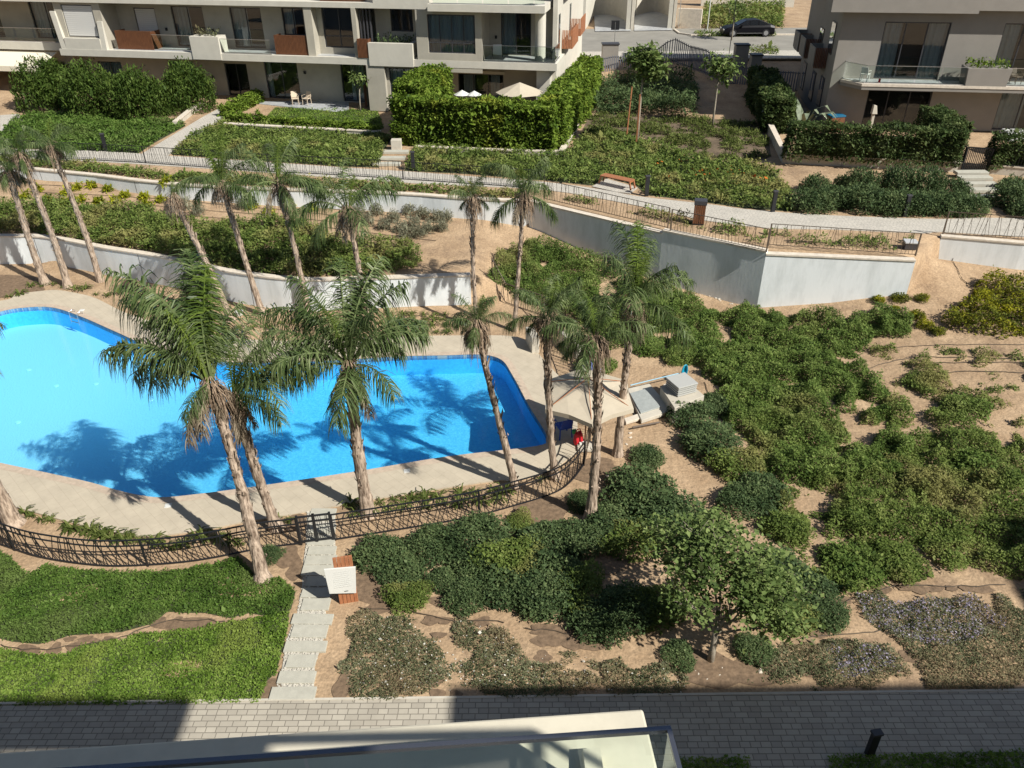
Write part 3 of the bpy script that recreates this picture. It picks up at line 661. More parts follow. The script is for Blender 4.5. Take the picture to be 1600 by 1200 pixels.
# wet soil patches where the drip lines leak
def blob(px, py, rx, ry, z=None, n=14):
    c = ax(px, py, .0 if z is None else z); s = random.random()*6
    return [(c[0]+rx*math.cos(2*math.pi*k/n)*(1+.25*math.sin(3*2*math.pi*k/n+s)), c[1]+ry*math.sin(2*math.pi*k/n)*(1+.2*math.cos(2*2*math.pi*k/n+s))) for k in range(n)]
_b0 = blob
def blob(*a): return smooth(_b0(*a), 3, True)
wets = [(250, 973, .20, .16), (275, 972, .2, .16), (300, 976, .9, .2), (40, 1014, .22, .16), (55, 1017, .15, .1), (86, 1014, .17, .18), (118, 1010, .2, .16), (110, 999, .15, .1), (148, 1001, .12, .08), (135, 999, .18, .1), (172, 998, .2, .07),
 (425, 1085, .3, .4), (535, 1072, .2, .4), (590, 950, .35, .2), (620, 952, .3, .15), (672, 970, .22, .15), (694, 970, .2, .15), (754, 972, .22, .18), (585, 915, .8, .5), (680, 1060, .2, .22), (683, 1086, .18, .2), (712, 1085, .15, .12), (685, 993, .2, .12), (580, 925, .5, .4), (850, 1000, .3, .2), (870, 1000, .4, .2), (895, 1003, .3, .25), (925, 1006, .5, .2), (848, 1026, .22, .17), (860, 985, .6, .2), (1110, 1045, .9, .5), (1180, 1050, .8, .35), (1376, 920, .25, .18), (1415, 919, .28, .15), (1437, 922, .2, .18), (1460, 923, .25, .12), (1485, 922, .15, .1), (1510, 923, .2, .12), (1535, 925, .3, .12), (1320, 939, .22, .15), (1278, 990, .25, .15), (1325, 1005, .18, .15), (1422, 1026, .3, .18), (1270, 1048, .4, .2), (930, 735, .9, .6), (960, 745, .7, .5), (850, 800, .8, .8), (450, 870, .35, .4), (462, 890, .25, .4), (640, 900, .6, .3), (700, 940, .5, .25), (930, 880, 1.0, .5), (5, 440, 1.5, .8), (20, 450, 1.5, .9), (460, 815, .4, .3), (440, 825, .5, .2)]
for wx, wy, rx, ry in wets:
    tag(sheet('wet_soil', blob(wx, wy, rx, ry), None, MT['wet'], dz=.012+random.random()*.004, step=.4), kind='structure')
def hose(pts, z0=0, n='irrigation_hose', label='', wig=.04):
    P = [at(x, y, z0) for x, y in pts]; P = smooth([(p[0], p[1]) for p in P], 6); Z = []
    for k, p in enumerate(P): Z.append((p[0]+random.uniform(-wig, wig), p[1]+random.uniform(-wig, wig), zg(*p)+.03))
    tag(MB().tube(Z, .013, 5).build(n, MT['hose']), label, 'hose', 'drip irrigation hoses')
for k, (pts, lb) in enumerate([([(0, 1010), (60, 1016), (140, 1006), (190, 996), (260, 972), (350, 971)], 'brown drip hose in the dirt gap between the two lawns'),
 ([(560, 951), (640, 955), (700, 969), (790, 973)], 'drip hose beside the sign, above the grey green plants'), ([(820, 983), (880, 990), (960, 1008)], 'drip hose across dirt left of the leafy tree'),
 ([(1260, 940), (1330, 939), (1400, 918), (1500, 920), (1570, 920)], 'drip hose along the dirt strip above the mauve flowers'), ([(1250, 998), (1330, 990), (1440, 982), (1560, 980)], 'drip hose across the dirt below the mauve flowers'),
 ([(1365, 535), (1420, 532), (1500, 535), (1600, 540)], 'uppermost drip hose on the sandy slope at right'), ([(1350, 560), (1420, 548), (1500, 552), (1600, 560)], 'second drip hose on the sandy slope at right'), ([(1400, 573), (1500, 572), (1600, 580)], 'third drip hose on the sandy slope at right'),
 ([(1400, 590), (1500, 595), (1600, 600)], 'lowest drip hose on the sandy slope at right'), ([(1480, 425), (1485, 440), (1497, 458), (1530, 470)], 'drip hose curling up the bare sand by the short wall'), ([(1480, 425), (1530, 424), (1600, 428)], 'drip hose along the sand below the short wall'),
 ([(610, 540), (620, 500), (690, 498)], 'drip hose behind the pool below the white wall'), ([(1100, 600), (1112, 640), (1105, 660)], 'drip hose by the vent block')]):
    hose(pts, 1.0 if k in (9, 10, 5, 6, 7) else 0, label=lb)
for k, y in enumerate([300, 309, 318, 327]):
    hose([(60, y-4), (200, y+3), (330, y+12), (450, y+20), (560, y+30), (680, y+42)], 1.9, label=['topmost', 'second', 'third', 'lowest'][k]+' drip hose along the terrace of young yellow plants')
# ================================================================== VEGETATION
def atg(px, py, z=0.5):
    for _ in range(12):
        p = at(px, py, z); z = .5*z+.5*zg(p[0], p[1])
    p = at(px, py, z); return (p[0], p[1], zg(p[0], p[1]))
def PG(pts): return [atg(*p)[:2] for p in pts]
Q = 1.0
lawnA = PG([(-250, 860), (0, 862), (15, 870), (40, 897), (58, 893), (70, 884), (150, 893), (250, 896), (330, 884), (372, 872), (400, 900), (440, 905), (462, 925), (455, 952), (430, 966), (390, 958), (360, 966), (320, 958), (290, 958), (262, 956), (238, 975), (190, 988), (110, 993), (88, 1000), (60, 1007), (20, 1003), (0, 998), (-250, 990)])
tag(sheet('lawn_soil', lawnA, None, MT['soilgreen'], dz=.006, step=1), kind='structure')
cover('lawn_cover', lawnA, LF['lawn'], 2200, .062, .028, .13, .0, seed=21, lump=.7, edge=.3, label='thick dark green lawn cover between the fence and the dirt gap', cat='ground cover')
lawnB = PG([(-250, 1010), (0, 1014), (60, 1024), (105, 1023), (128, 1007), (160, 1003), (190, 1001), (210, 990), (262, 988), (320, 980), (350, 973), (400, 966), (452, 955), (450, 980), (440, 1020), (432, 1050), (420, 1062), (406, 1098), (200, 1102), (0, 1104), (-250, 1106)])
tag(sheet('lawn_soil', lawnB, None, MT['soilgreen'], dz=.006, step=1), kind='structure')
MT['lawnB'] = leafmat('leaf_lawn_bright', ((.060, .110, .014), (.135, .220, .032), (.26, .34, .08)), patch=((.19, .25, .05), .6, .54))
cover('lawn_cover', lawnB, MT['lawnB'], 2300, .050, .030, .07, .0, seed=22, lump=.5, edge=.2, label='bright short green lawn cover beside the paved path', cat='ground cover')
C1 = PG([(545, 962), (575, 948), (600, 955), (655, 968), (668, 985), (692, 1003), (702, 985), (715, 962), (740, 975), (790, 985), (830, 1035), (860, 1022), (920, 1013), (970, 1030), (1000, 1042), (1040, 1035), (1075, 1062), (1080, 1086), (900, 1090), (530, 1096), (528, 1040), (540, 1000)])
cover('groundcover_plants', C1, LF['olive'], 1900, .055, .022, .13, .20, rag=.42, hsc=1.3, seed=32, lump=.5, edge=.4, label='grey green trailing plants in the bare bed right of the stepping stones', cat='ground cover')
cover('tiny_flowers', C1, LF['whitef'], 34, .035, .03, .16, .22, hsc=1.3, seed=32, lump=.5, edge=.4, label='tiny pale flowers dotted over the grey green trailing plants', cat='flowers')
C2 = PG([(1335, 930), (1375, 926), (1400, 945), (1470, 935), (1540, 932), (1640, 915), (1900, 900), (1900, 1080), (1600, 1078), (1450, 1078), (1428, 1045), (1400, 1000), (1350, 968)])
cover('groundcover_plants', C2, LF['olive'], 2000, .055, .022, .14, .22, rag=.38, hsc=1.5, seed=41, lump=.5, label='grey green plants with mauve flowers in the bottom right corner bed', cat='ground cover')
cover('mauve_flowers', PG([(1335, 930), (1400, 940), (1580, 930), (1570, 985), (1500, 1010), (1440, 1010), (1380, 990), (1350, 968)]), LF['mauve'], 620, .034, .028, .17, .26, rag=.38, hsc=1.5, seed=41, lump=.5, label='small mauve flowers over the upper part of the corner bed', cat='flowers')
C3 = PG([(1232, 998), (1270, 1000), (1330, 1002), (1390, 1012), (1432, 1060), (1425, 1078), (1180, 1082), (1150, 1070), (1195, 1040)])
cover('groundcover_plants', C3, LF['olive'], 2000, .055, .022, .14, .22, rag=.38, hsc=1.5, seed=45, lump=.5, label='grey green plants with mauve flowers just right of the leafy tree', cat='ground cover')
cover('mauve_flowers', PG([(1290, 1005), (1380, 1015), (1420, 1060), (1320, 1060), (1290, 1040)]), LF['mauve'], 620, .034, .028, .17, .26, rag=.38, hsc=1.5, seed=45, lump=.5, label='small mauve flowers in the bed right of the leafy tree', cat='flowers')
# big slope
E1 = PG([(762, 440), (775, 405), (800, 380), (832, 376), (900, 400), (960, 420), (1040, 450), (1145, 485), (1200, 482), (1260, 467), (1330, 463), (1378, 468), (1385, 490), (1425, 505), (1420, 530), (1365, 530), (1342, 560), (1360, 590), (1420, 640), (1430, 700), (1400, 745), (1330, 755), (1260, 765), (1215, 770), (1185, 730), (1150, 690), (1120, 640), (1100, 600), (1090, 575), (1010, 560), (955, 550), (930, 520), (870, 485), (800, 470)])
cover('groundcover_shrubs', E1, LF['shrub'], 2300, .072, .036, .52, .31, rag=.20, hsc=1.5, seed=52, lump=.9, edge=.7, label='dense mounded green shrubs covering the slope below the grey wall', cat='shrubs')
E2 = PG([(1380, 600), (1430, 640), (1500, 630), (1560, 650), (1900, 640), (1900, 920), (1600, 925), (1560, 905), (1500, 905), (1400, 902), (1370, 905), (1340, 935), (1290, 930), (1250, 900), (1210, 850), (1200, 800), (1195, 750), (1260, 700), (1350, 740)])
cover('groundcover_shrubs', E2, LF['cover'], 2000, .068, .034, .46, .405, rag=.22, hsc=1.5, seed=61, lump=.8, edge=.5, label='mixed green shrubs with bare sandy gaps on the right side slope', cat='shrubs')
E3 = PG([(1345, 545), (1400, 525), (1500, 545), (1900, 560), (1900, 660), (1560, 650), (1430, 645), (1370, 600)])
cover('groundcover_shrubs', E3, LF['cover'], 1400, .066, .033, .36, .47, rag=.24, hsc=1.2, seed=67, lump=.7, edge=.5, label='scattered low shrubs on the sandy slope between drip hoses', cat='shrubs')
YP = PG([(1468, 480), (1500, 465), (1530, 440), (1570, 445), (1600, 452), (1700, 470), (1700, 545), (1560, 532), (1525, 522), (1495, 520), (1470, 505)])
MT['yleaf'] = leafmat('leaf_yellowgreen', ((.05, .07, .012), (.11, .125, .015), (.32, .30, .02)), patch=((.30, .29, .015), .9, .52))
cover('groundcover_shrubs', YP, MT['yleaf'], 900, .10, .05, .7, .25, hsc=1.6, seed=71, lump=.8, edge=.6, label='yellow tipped green shrubs at the right edge below the bare sand', cat='shrubs')
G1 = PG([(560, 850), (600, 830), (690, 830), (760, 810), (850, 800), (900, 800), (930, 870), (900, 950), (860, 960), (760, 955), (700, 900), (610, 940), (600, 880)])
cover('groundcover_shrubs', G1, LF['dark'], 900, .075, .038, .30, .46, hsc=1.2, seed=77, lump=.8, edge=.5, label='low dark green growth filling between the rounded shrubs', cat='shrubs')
# terrace strip, upper beds
H1 = PG([(-300, 330), (0, 325), (60, 318), (150, 325), (230, 330), (310, 352), (400, 350), (470, 350), (540, 383), (640, 385), (660, 403), (650, 420), (560, 432), (470, 434), (420, 430), (350, 420), (290, 407), (230, 395), (160, 384), (100, 372), (50, 366), (0, 366), (-300, 360)])
cover('groundcover_shrubs', H1, LF['cover'], 850, .11, .055, .55, .12, hsc=2.0, seed=81, lump=1.0, edge=.4, label='clipped green shrub strip running along the top of the lower white wall', cat='shrubs')
I1 = PG([(-300, 232), (40, 250), (290, 273), (605, 291), (700, 297), (826, 303), (828, 311), (722, 306), (605, 298), (290, 286), (45, 260), (-300, 244)])
cover('groundcover_shrubs', I1, LF['cover'], 500, .12, .06, .35, .15, seed=83, lump=.8, edge=.2, label='thin low hedge strip between the promenade railing and the white wall', cat='shrubs')
I2 = PG([(852, 300), (960, 319), (1047, 338), (1200, 362), (1430, 372), (1430, 395), (1200, 381), (1190, 384), (1045, 350), (852, 306)])
cover('groundcover_shrubs', I2, LF['cover'], 420, .11, .05, .45, .46, hsc=1.0, seed=84, lump=.6, edge=.2, label='patchy low plants behind the rust brown railing', cat='shrubs')
def bed(poly, m, lab, dens=330, L=.14, h=.30, hole=.1, seed=1, name='groundcover_plants', soil=True, **k):
    if soil: tag(sheet('bed_soil', poly, None, MT['soilgreen'], dz=.006, step=2.5), kind='structure')
    return cover(name, poly, m, dens, L, L*.5, h, hole, seed=seed, label=lab, cat='ground cover', **k)
J1 = PG([(-200, 215), (0, 212), (20, 188), (60, 176), (160, 182), (282, 190), (290, 197), (240, 224), (216, 240), (40, 232), (-200, 226)])
bed(J1, LF['lawn'], 'green ground cover bed in front of the tall shrubs at left', seed=91)
J2 = PG([(300, 212), (345, 193), (400, 196), (500, 203), (560, 207), (612, 216), (600, 235), (592, 262), (530, 260), (400, 251), (268, 242)])
bed(J2, LF['cover'], 'green ground cover bed below the small lawn garden', seed=92)
J3 = PG([(650, 232), (740, 236), (830, 245), (885, 243), (902, 222), (925, 207), (1000, 215), (1050, 235), (1090, 250), (1180, 255), (1210, 270), (1235, 300), (1238, 331), (1160, 325), (1080, 313), (1010, 305), (995, 291), (950, 277), (925, 290), (850, 282), (730, 272), (632, 267)])
bed(J3, LF['cover'], 'broad green ground cover bed around the bench and young tree', seed=93, lump=.7, h=.4)
cover('orange_flowers', PG([(1040, 235), (1110, 250), (1200, 265), (1225, 300), (1180, 310), (1060, 300), (1000, 270)]), LF['orange'], 9, .12, .1, .42, .5, hsc=1.2, seed=94, label='scattered orange flowers in the bed right of the bench', cat='flowers')
J4 = PG([(920, 182), (960, 176), (1185, 190), (1200, 215), (1205, 245), (1180, 255), (1090, 248), (1040, 228), (1000, 213), (905, 214)])
MT['tuft'] = leafmat('leaf_tuft', ((.05, .07, .015), (.10, .13, .03), (.20, .22, .07)))
tag(sheet('bed_soil', J4, None, mat('darksoil', (.13, .095, .06), .95, .35, 2, bump=.03, bscale=4), dz=.006, step=2.5), kind='structure')
cover('grass_tufts', J4, MT['tuft'], 380, .16, .05, .26, .44, rag=.2, hsc=.9, seed=95, lump=.5, label='sparse pale grass tufts round the feet of the young trees', cat='grass')
cover('groundcover_shrubs', PG([(905, 178), (925, 140), (1000, 122), (1080, 125), (1090, 165), (1085, 182), (960, 180)]), LF['dark'], 300, .2, .07, 1.1, .2, seed=96, lump=1.0, label='tall dark planting in the shade below the slatted fence', cat='shrubs')
# small private garden at the left building
LG = PG([(405, 196), (430, 168), (590, 172), (600, 200), (590, 205)])
bed(LG, MT['lawnB'], 'small clipped lawn in front of the chairs', dens=400, L=.09, h=.06, hole=.0, seed=97, name='garden_lawn')
bed(PG([(1085, 52), (1210, 52), (1212, 58), (1090, 58)]), LF['cover'], 'low planting strip on the kerb behind the parked car', h=.3, seed=98, dens=120, L=.2, soil=False)
bed(PG([(1095, 46), (1222, 46), (1225, 12), (1100, 15)]), LF['cover'], 'brownish green bank of planting beyond the parked car', h=.9, seed=99, dens=60, L=.3, soil=False)
bed(PG([(1170, 80), (1215, 80), (1215, 88), (1170, 87)]), LF['cover'], 'low clipped strip by the dark pillars beside the road', h=.5, seed=100, dens=120, L=.2, soil=False)
bed([(-20, 3), (12.3, 8.0)][:0] or PX([(1295, 1182), (1420, 1180), (1700, 1172), (1700, 1260), (1300, 1260)], .03), MT['lawnB'], 'dark shaded grass strip at the bottom right behind the black bollard', dens=1500, L=.06, h=.08, hole=0, seed=101, zoff=.04)
bed(PX([(1060, 1186), (1170, 1184), (1172, 1260), (1060, 1260)], .03), MT['lawnB'], 'small shaded grass square beside the glass balcony corner', dens=1500, L=.06, h=.08, hole=0, seed=102, zoff=.04)
# ---- bushes as things
BM = {}
def bush(kind, px, py, s, label, group=None, sz=1.0, zz=None, cat='shrub', name='shrub', flat=None):
    if kind not in BM:
        spec = {'dark0': ('dark', 5200, 1, 1, .80, .075, .040, 1), 'dark1': ('dark', 5200, 1.15, .9, .72, .075, .040, 2), 'dark2': ('dark', 5200, .95, 1.1, .85, .075, .040, 3),
                'green0': ('shrub', 4600, 1, 1, .7, .078, .040, 4), 'green1': ('cover', 4600, 1.1, .9, .75, .078, .040, 5), 'yel': ('yleaf', 1300, 1, 1, .8, .13, .07, 6), 'ypl': ('ypl', 260, 1, 1, 1.0, .45, .16, 6),
                'tall0': ('tallgreen', 11000, 1, 1, 1, .065, .030, 7), 'tall1': ('tallgreen', 11000, 1, 1, 1, .065, .030, 8), 'dry': ('dry', 900, 1, 1, 1.1, .22, .06, 9)}[kind]
        m = {'yleaf': MT['yleaf'], 'ypl': LF['yellow'], 'tallgreen': leafmat('leaf_tall', ((.030, .060, .010), (.060, .10, .018), (.12, .17, .035))), 'dry': leafmat('leaf_dry', ((.12, .12, .075), (.20, .20, .13), (.34, .33, .23)))}.get(spec[0]) or LF[spec[0]]
        o = bush_mesh(name, m, spec[1], spec[2], spec[3], spec[4], spec[5], spec[6], spec[7], lobes=9); BM[kind] = o; first = True
    else: o = BM[kind].copy(); COL.objects.link(o)
    o.name = name
    c = atg(px, py) if zz is None else at(px, py, zz)
    o.location = c; o.rotation_euler = (0, 0, random.uniform(0, 6.28)); o.scale = (s, s, s*sz)
    for kk in ('group',):
        if kk in o: del o[kk]
    return tag(o, label, cat, group)
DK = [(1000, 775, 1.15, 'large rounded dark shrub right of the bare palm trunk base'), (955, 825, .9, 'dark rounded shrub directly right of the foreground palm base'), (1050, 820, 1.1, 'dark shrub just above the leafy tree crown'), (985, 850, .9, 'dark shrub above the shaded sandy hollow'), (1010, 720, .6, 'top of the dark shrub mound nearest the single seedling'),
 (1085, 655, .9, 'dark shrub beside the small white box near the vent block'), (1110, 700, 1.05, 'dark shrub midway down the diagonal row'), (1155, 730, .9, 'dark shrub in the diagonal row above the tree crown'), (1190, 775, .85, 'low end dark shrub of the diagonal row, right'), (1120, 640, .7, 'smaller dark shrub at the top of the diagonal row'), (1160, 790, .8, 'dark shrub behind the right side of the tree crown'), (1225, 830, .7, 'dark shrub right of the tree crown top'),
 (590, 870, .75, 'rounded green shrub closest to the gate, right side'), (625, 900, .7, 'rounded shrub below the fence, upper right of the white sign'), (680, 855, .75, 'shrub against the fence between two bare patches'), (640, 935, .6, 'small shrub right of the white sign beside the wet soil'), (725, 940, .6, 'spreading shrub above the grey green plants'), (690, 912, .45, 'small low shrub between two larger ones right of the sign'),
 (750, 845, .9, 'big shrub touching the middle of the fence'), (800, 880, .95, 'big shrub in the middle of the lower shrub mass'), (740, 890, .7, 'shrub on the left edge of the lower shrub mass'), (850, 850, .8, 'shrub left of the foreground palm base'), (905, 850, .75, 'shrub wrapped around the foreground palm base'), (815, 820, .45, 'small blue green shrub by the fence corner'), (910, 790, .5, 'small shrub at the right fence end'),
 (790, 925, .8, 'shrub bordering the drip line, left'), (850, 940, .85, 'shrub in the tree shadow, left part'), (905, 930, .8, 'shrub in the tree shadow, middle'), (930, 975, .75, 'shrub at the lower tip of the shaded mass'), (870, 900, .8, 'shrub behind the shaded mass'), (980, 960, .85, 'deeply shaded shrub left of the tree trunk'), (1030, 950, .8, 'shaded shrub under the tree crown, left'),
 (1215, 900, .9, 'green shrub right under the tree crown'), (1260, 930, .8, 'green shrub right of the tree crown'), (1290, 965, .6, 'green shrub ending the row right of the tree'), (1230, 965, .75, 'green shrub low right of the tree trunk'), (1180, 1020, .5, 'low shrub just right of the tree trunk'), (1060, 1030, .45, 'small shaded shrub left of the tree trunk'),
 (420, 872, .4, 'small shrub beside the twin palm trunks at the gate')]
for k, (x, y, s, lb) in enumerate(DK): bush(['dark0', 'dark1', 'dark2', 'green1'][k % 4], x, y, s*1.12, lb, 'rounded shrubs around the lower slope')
GR = [(1010, 545, .9, 'shrub at the sandy edge behind the tallest palm'), (1060, 560, .8, 'shrub beside the blue pool net'), (930, 575, .9, 'dark shrub behind the umbrella'), (1170, 590, .8, 'shrub island above the vent block, right'), (1130, 560, .8, 'shrub above the blue pool net'), (1205, 660, .8, 'shrub right of the vent block on sand'), (1185, 640, .7, 'low shrub near the bare strip'), (800, 425, .9, 'shrub right of the thin palm trunk on the slope'), (860, 400, .8, 'shrub near the start of the grey wall'), (1395, 505, .8, 'shrub islet on the sandy gap'), (1510, 640, .9, 'shrub islet among drip hoses'), (1440, 600, .7, 'small shrub on bare sand at right'), (1330, 890, 1.0, 'shrub above the dirt strip'), (1400, 880, .9, 'shrub left of the dark building shadow'), (1340, 810, .9, 'shrub in a gap between sandy patches'),
 (1480, 860, .9, 'shrub at the shadow edge, lower right'), (1540, 740, 1.1, 'large shrub at the right edge of the slope'), (1450, 760, .8, 'shrub left of the large right edge shrub')]
for k, (x, y, s, lb) in enumerate(GR): bush(['green0', 'green1'][k % 2], x, y, s, lb, 'green shrubs on the slope', sz=.8)
for x, y, s, lb in [(1372, 470, .35, 'small yellow shrub at the foot of the sunlit wall, left'), (1405, 468, .42, 'yellow shrub at the foot of the sunlit wall, right'), (1400, 483, .22, 'tiny yellow shrub on the sand under the wall'), (1439, 468, .35, 'lone green yellow shrub on the sand path'), (1432, 495, .42, 'upper yellow shrub beside the sand path'), (1445, 510, .42, 'middle yellow shrub beside the sand path'), (1465, 520, .38, 'lower yellow shrub beside the sand path')]:
    bush('yel', x, y, s, lb, sz=1.1)
# rounded dark bushes below the right garden hedge
k = 0
for x, y, s, sz in [(1262, 325, 1.0, 1), (1300, 320, .9, 1), (1275, 300, .7, 1.3), (1345, 325, 1.1, 1), (1390, 328, 1.0, 1), (1345, 300, .8, 1.5), (1430, 328, 1.0, 1), (1400, 300, .9, 1.5), (1470, 330, 1.0, 1), (1445, 305, .9, 1.5), (1510, 330, .9, 1), (1490, 308, .7, 1.3), (1320, 295, .6, 1.2), (1580, 320, 1.0, 1.2), (1600, 335, .9, 1), (1580, 300, .7, 1)]:
    lb = ['leftmost in the front row along the promenade', 'second from left in the front row along the promenade', 'small one behind the two leftmost', 'third from left along the promenade', 'fourth from left along the promenade, beside the black bollard', 'behind the third from left', 'right of the black bollard along the promenade', 'behind the black bollard', 'second last of the front row before the steps', 'behind the second last of the front row', 'last of the front row before the garden steps', 'right behind the last one, by the garden steps', 'small one nearest the cream garden wall', 'large one right of the garden steps', 'at the right edge touching the promenade', 'upper one right of the garden steps'][k]
    lb = 'rounded dark bush, '+lb
    bush(['dark0', 'dark2'][k % 2], x, y, s*1.25, lb, 'rounded bushes left of the garden steps' if x < 1550 else 'rounded bushes right of the garden steps', sz=sz*1.25, zz=2.75); k += 1
# tall shrubs at left
for x, y, s, sz, lb in [(75, 168, 2.5, 1.75, 'tall leafy shrub at the left end of the row by the building'), (150, 175, 2.5, 1.75, 'second tall leafy shrub from the left by the building'), (225, 182, 2.4, 1.7, 'third tall leafy shrub from the left by the building'), (300, 172, 2.2, 1.9, 'tall leafy shrub at the right end of the row beside the entrance'), (110, 140, 2.0, 1.6, 'tall leafy shrub behind the row, below the cream awning')]:
    o = bush(['tall0', 'tall1'][x % 2], x, y, s, lb, 'tall leafy shrubs by the left building', sz=sz, zz=2.75)
# yellow young plants on the terrace
YPX = [104, 120, 145, 170, 193, 223, 60, 103, 126, 155, 181, 229, 253, 262, 75, 420, 424, 450, 488, 458, 395, 40]
for i, (x, y) in enumerate([(104, 300), (120, 293), (145, 290), (170, 295), (193, 294), (223, 295), (60, 296), (103, 316), (126, 312), (155, 314), (181, 314), (229, 319), (253, 312), (262, 298), (75, 312), (420, 330), (424, 340), (450, 345), (488, 325), (458, 318), (395, 322), (40, 306)]):
    bush('ypl', x, y+3, .34, 'young yellow green plant on the sandy terrace, number %s from the left' % ['one','two','three','four','five','six','seven','eight','nine','ten','eleven','twelve','thirteen','fourteen','fifteen','sixteen','seventeen','eighteen','nineteen','twenty','twenty one','twenty two'][sorted(YPX).index(x)], 'young yellow plants on the sandy terrace', sz=1.2, name='young_plant', cat='plant')
for i, (x, y) in enumerate([(575, 350), (590, 335), (600, 358), (615, 345), (625, 362), (640, 335), (645, 355), (660, 340), (668, 362), (680, 345), (690, 360), (697, 345), (655, 370), (560, 335), (635, 372), (270, 330), (290, 325), (310, 335), (380, 325)]):
    bush('dry', x, y, .42, 'spindly grey brown shrub on the sandy terrace', 'spindly dry shrubs on the terrace', sz=1.4, name='dry_shrub')
# little strappy plants near the deck
def strappy():
    V = []; n = 26
    P = []; Qd = []
    for i in range(n):
        a = RG.uniform(0, 6.28); L = RG.uniform(.16, .30); w_ = .012; up_ = RG.uniform(.5, 1.1)
        d = np.array([math.cos(a), math.sin(a)]); s = np.array([-d[1], d[0]])*w_
        pts = [(0, 0), (L*.5, L*.6*up_), (L, L*.35*up_)]; b = len(P)
        for r, z in pts: P.append((d[0]*r-s[0], d[1]*r-s[1], z)); P.append((d[0]*r+s[0], d[1]*r+s[1], z))
        Qd += [(b, b+1, b+3, b+2), (b+2, b+3, b+5, b+4)]
    return fastmesh('strappy_plant', P, Qd, MT['tuft'], rnd=RG.uniform(0, 1, len(Qd)))
sp0 = strappy(); first = True
SPP = []
for x0, y0, x1, y1, n in [(30, 800, 170, 842, 9), (170, 840, 300, 858, 8), (300, 838, 380, 850, 5), (100, 825, 260, 850, 6), (535, 790, 800, 765, 11), (540, 805, 790, 778, 9), (420, 822, 462, 815, 3), (845, 752, 870, 748, 2)]:
    for i in range(n):
        t = (i+.5)/n; SPP.append((x0+(x1-x0)*t+random.uniform(-6, 6), y0+(y1-y0)*t+random.uniform(-3, 3), 'front'))
for yy in (490, 498, 507, 518):
    for xx in range(612, 700, 17): SPP.append((xx+random.uniform(-4, 4), yy+2, 'back'))
for xx in list(range(330, 600, 22)): SPP.append((xx, 512+random.uniform(-8, 8), 'back'))
for xx in range(15, 300, 17): SPP.append((xx, 445+abs(xx-90)*.25+random.uniform(-12, 8), 'back'))
for x, y, wh in SPP:
    o = sp0 if first else sp0.copy()
    if not first: COL.objects.link(o)
    first = False
    c = atg(x, y); o.location = c; s = random.uniform(.8, 1.7); o.scale = (s, s, s); o.rotation_euler = (0, 0, random.uniform(0, 6))
    if wh == 'front': tag(o, 'small strappy plant in the soil strip between pool deck and dark fence', 'plant', 'strappy plants in front of the deck')
    else: tag(o, 'small strappy seedling in the soil between the white wall and pool deck', 'plant', 'strappy seedlings behind the pool')
# hedges
def hedge(name, a, b, th, h, m, label, dens=330, L=.12, z=2.75, seed=1, cat='hedge'):
    a = np.array(a); b = np.array(b); ln = float(np.linalg.norm(b-a)); rx = ln/2; ry = th/2
    n = int(dens*(2*(ln+th)*h+ln*th)*1.5)
    P = bushcloud(n, rx, ry, h, L, L*.5, seed, box=True); V, Qd, r = leaves(P, n, L, L*.55)
    o = fastmesh(name, V, Qd, m, rnd=r); c = (a+b)/2; o.location = (c[0], c[1], z); o.rotation_euler = (0, 0, math.atan2(b[1]-a[1], b[0]-a[0]))
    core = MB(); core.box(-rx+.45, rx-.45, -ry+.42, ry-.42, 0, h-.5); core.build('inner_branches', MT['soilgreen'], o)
    return tag(o, label, cat)
hl = ax(622, 222, 2.75); hr = ax(868, 238, 2.75)
hedge('hedge', hl, hr, 1.5, 2.75, LF['hedge'], 'tall bright green hedge facing the promenade before the left building', seed=3, dens=260, L=.17)
hbk = ax(925, 150, 2.75)
hedge('hedge', (hr[0]-.3, hr[1]+.6), (6.0, 62.5), 1.6, 2.9, LF['hedge'], 'tall bright green hedge running back along the side of the left building', seed=4, dens=260, L=.17)
hedge('hedge', (hl[0]+.7, hl[1]+.6), (hl[0]+2.2, hl[1]+6.2), 1.9, 3.3, LF['hedge'], 'tall bright green hedge running back beside the curtained ground floor window', seed=5, dens=260, L=.17)
hedge('hedge', ax(352, 190, 2.75), ax(592, 210, 2.75), .7, .55, LF['hedge'], 'low light green hedge edging the small lawn', seed=6, dens=300, L=.15)
hedge('hedge', ax(352, 183, 2.75), ax(405, 158, 2.75), .8, .7, LF['hedge'], 'low flowering hedge beside the entrance path', seed=7, dens=300, L=.15)
h1 = ax(1232, 247, 3.2); h2 = ax(1502, 260, 3.2)
hedge('hedge', (h1[0], h1[1]+.6), (h2[0], h2[1]+.6), 1.1, 1.9, LF['hedgedark'], 'long clipped dark hedge in front of the right building', seed=8, dens=330, L=.13, z=3.1)
hedge('hedge', (h2[0]+.1, h2[1]+1.3), (h2[0]+.4, h2[1]+5.6), 1.3, 2.0, LF['hedgedark'], 'clipped hedge running back beside the garden gate', seed=9, L=.13, z=3.1)
h3 = ax(1552, 262, 3.2); hedge('hedge', (h3[0], h3[1]+.6), (h3[0]+5, h3[1]+.2), 1.1, 1.7, LF['hedgedark'], 'clipped dark hedge at the right edge beyond the garden gate', seed=10, L=.13, z=3.1)
hedge('hedge', ax(1212, 205, 2.9), ax(1185, 150, 2.9), 1.8, 2.1, LF['hedgedark'], 'rounded dark hedge beside the broad leaved plant at the right building corner', seed=11, L=.15, z=2.8)
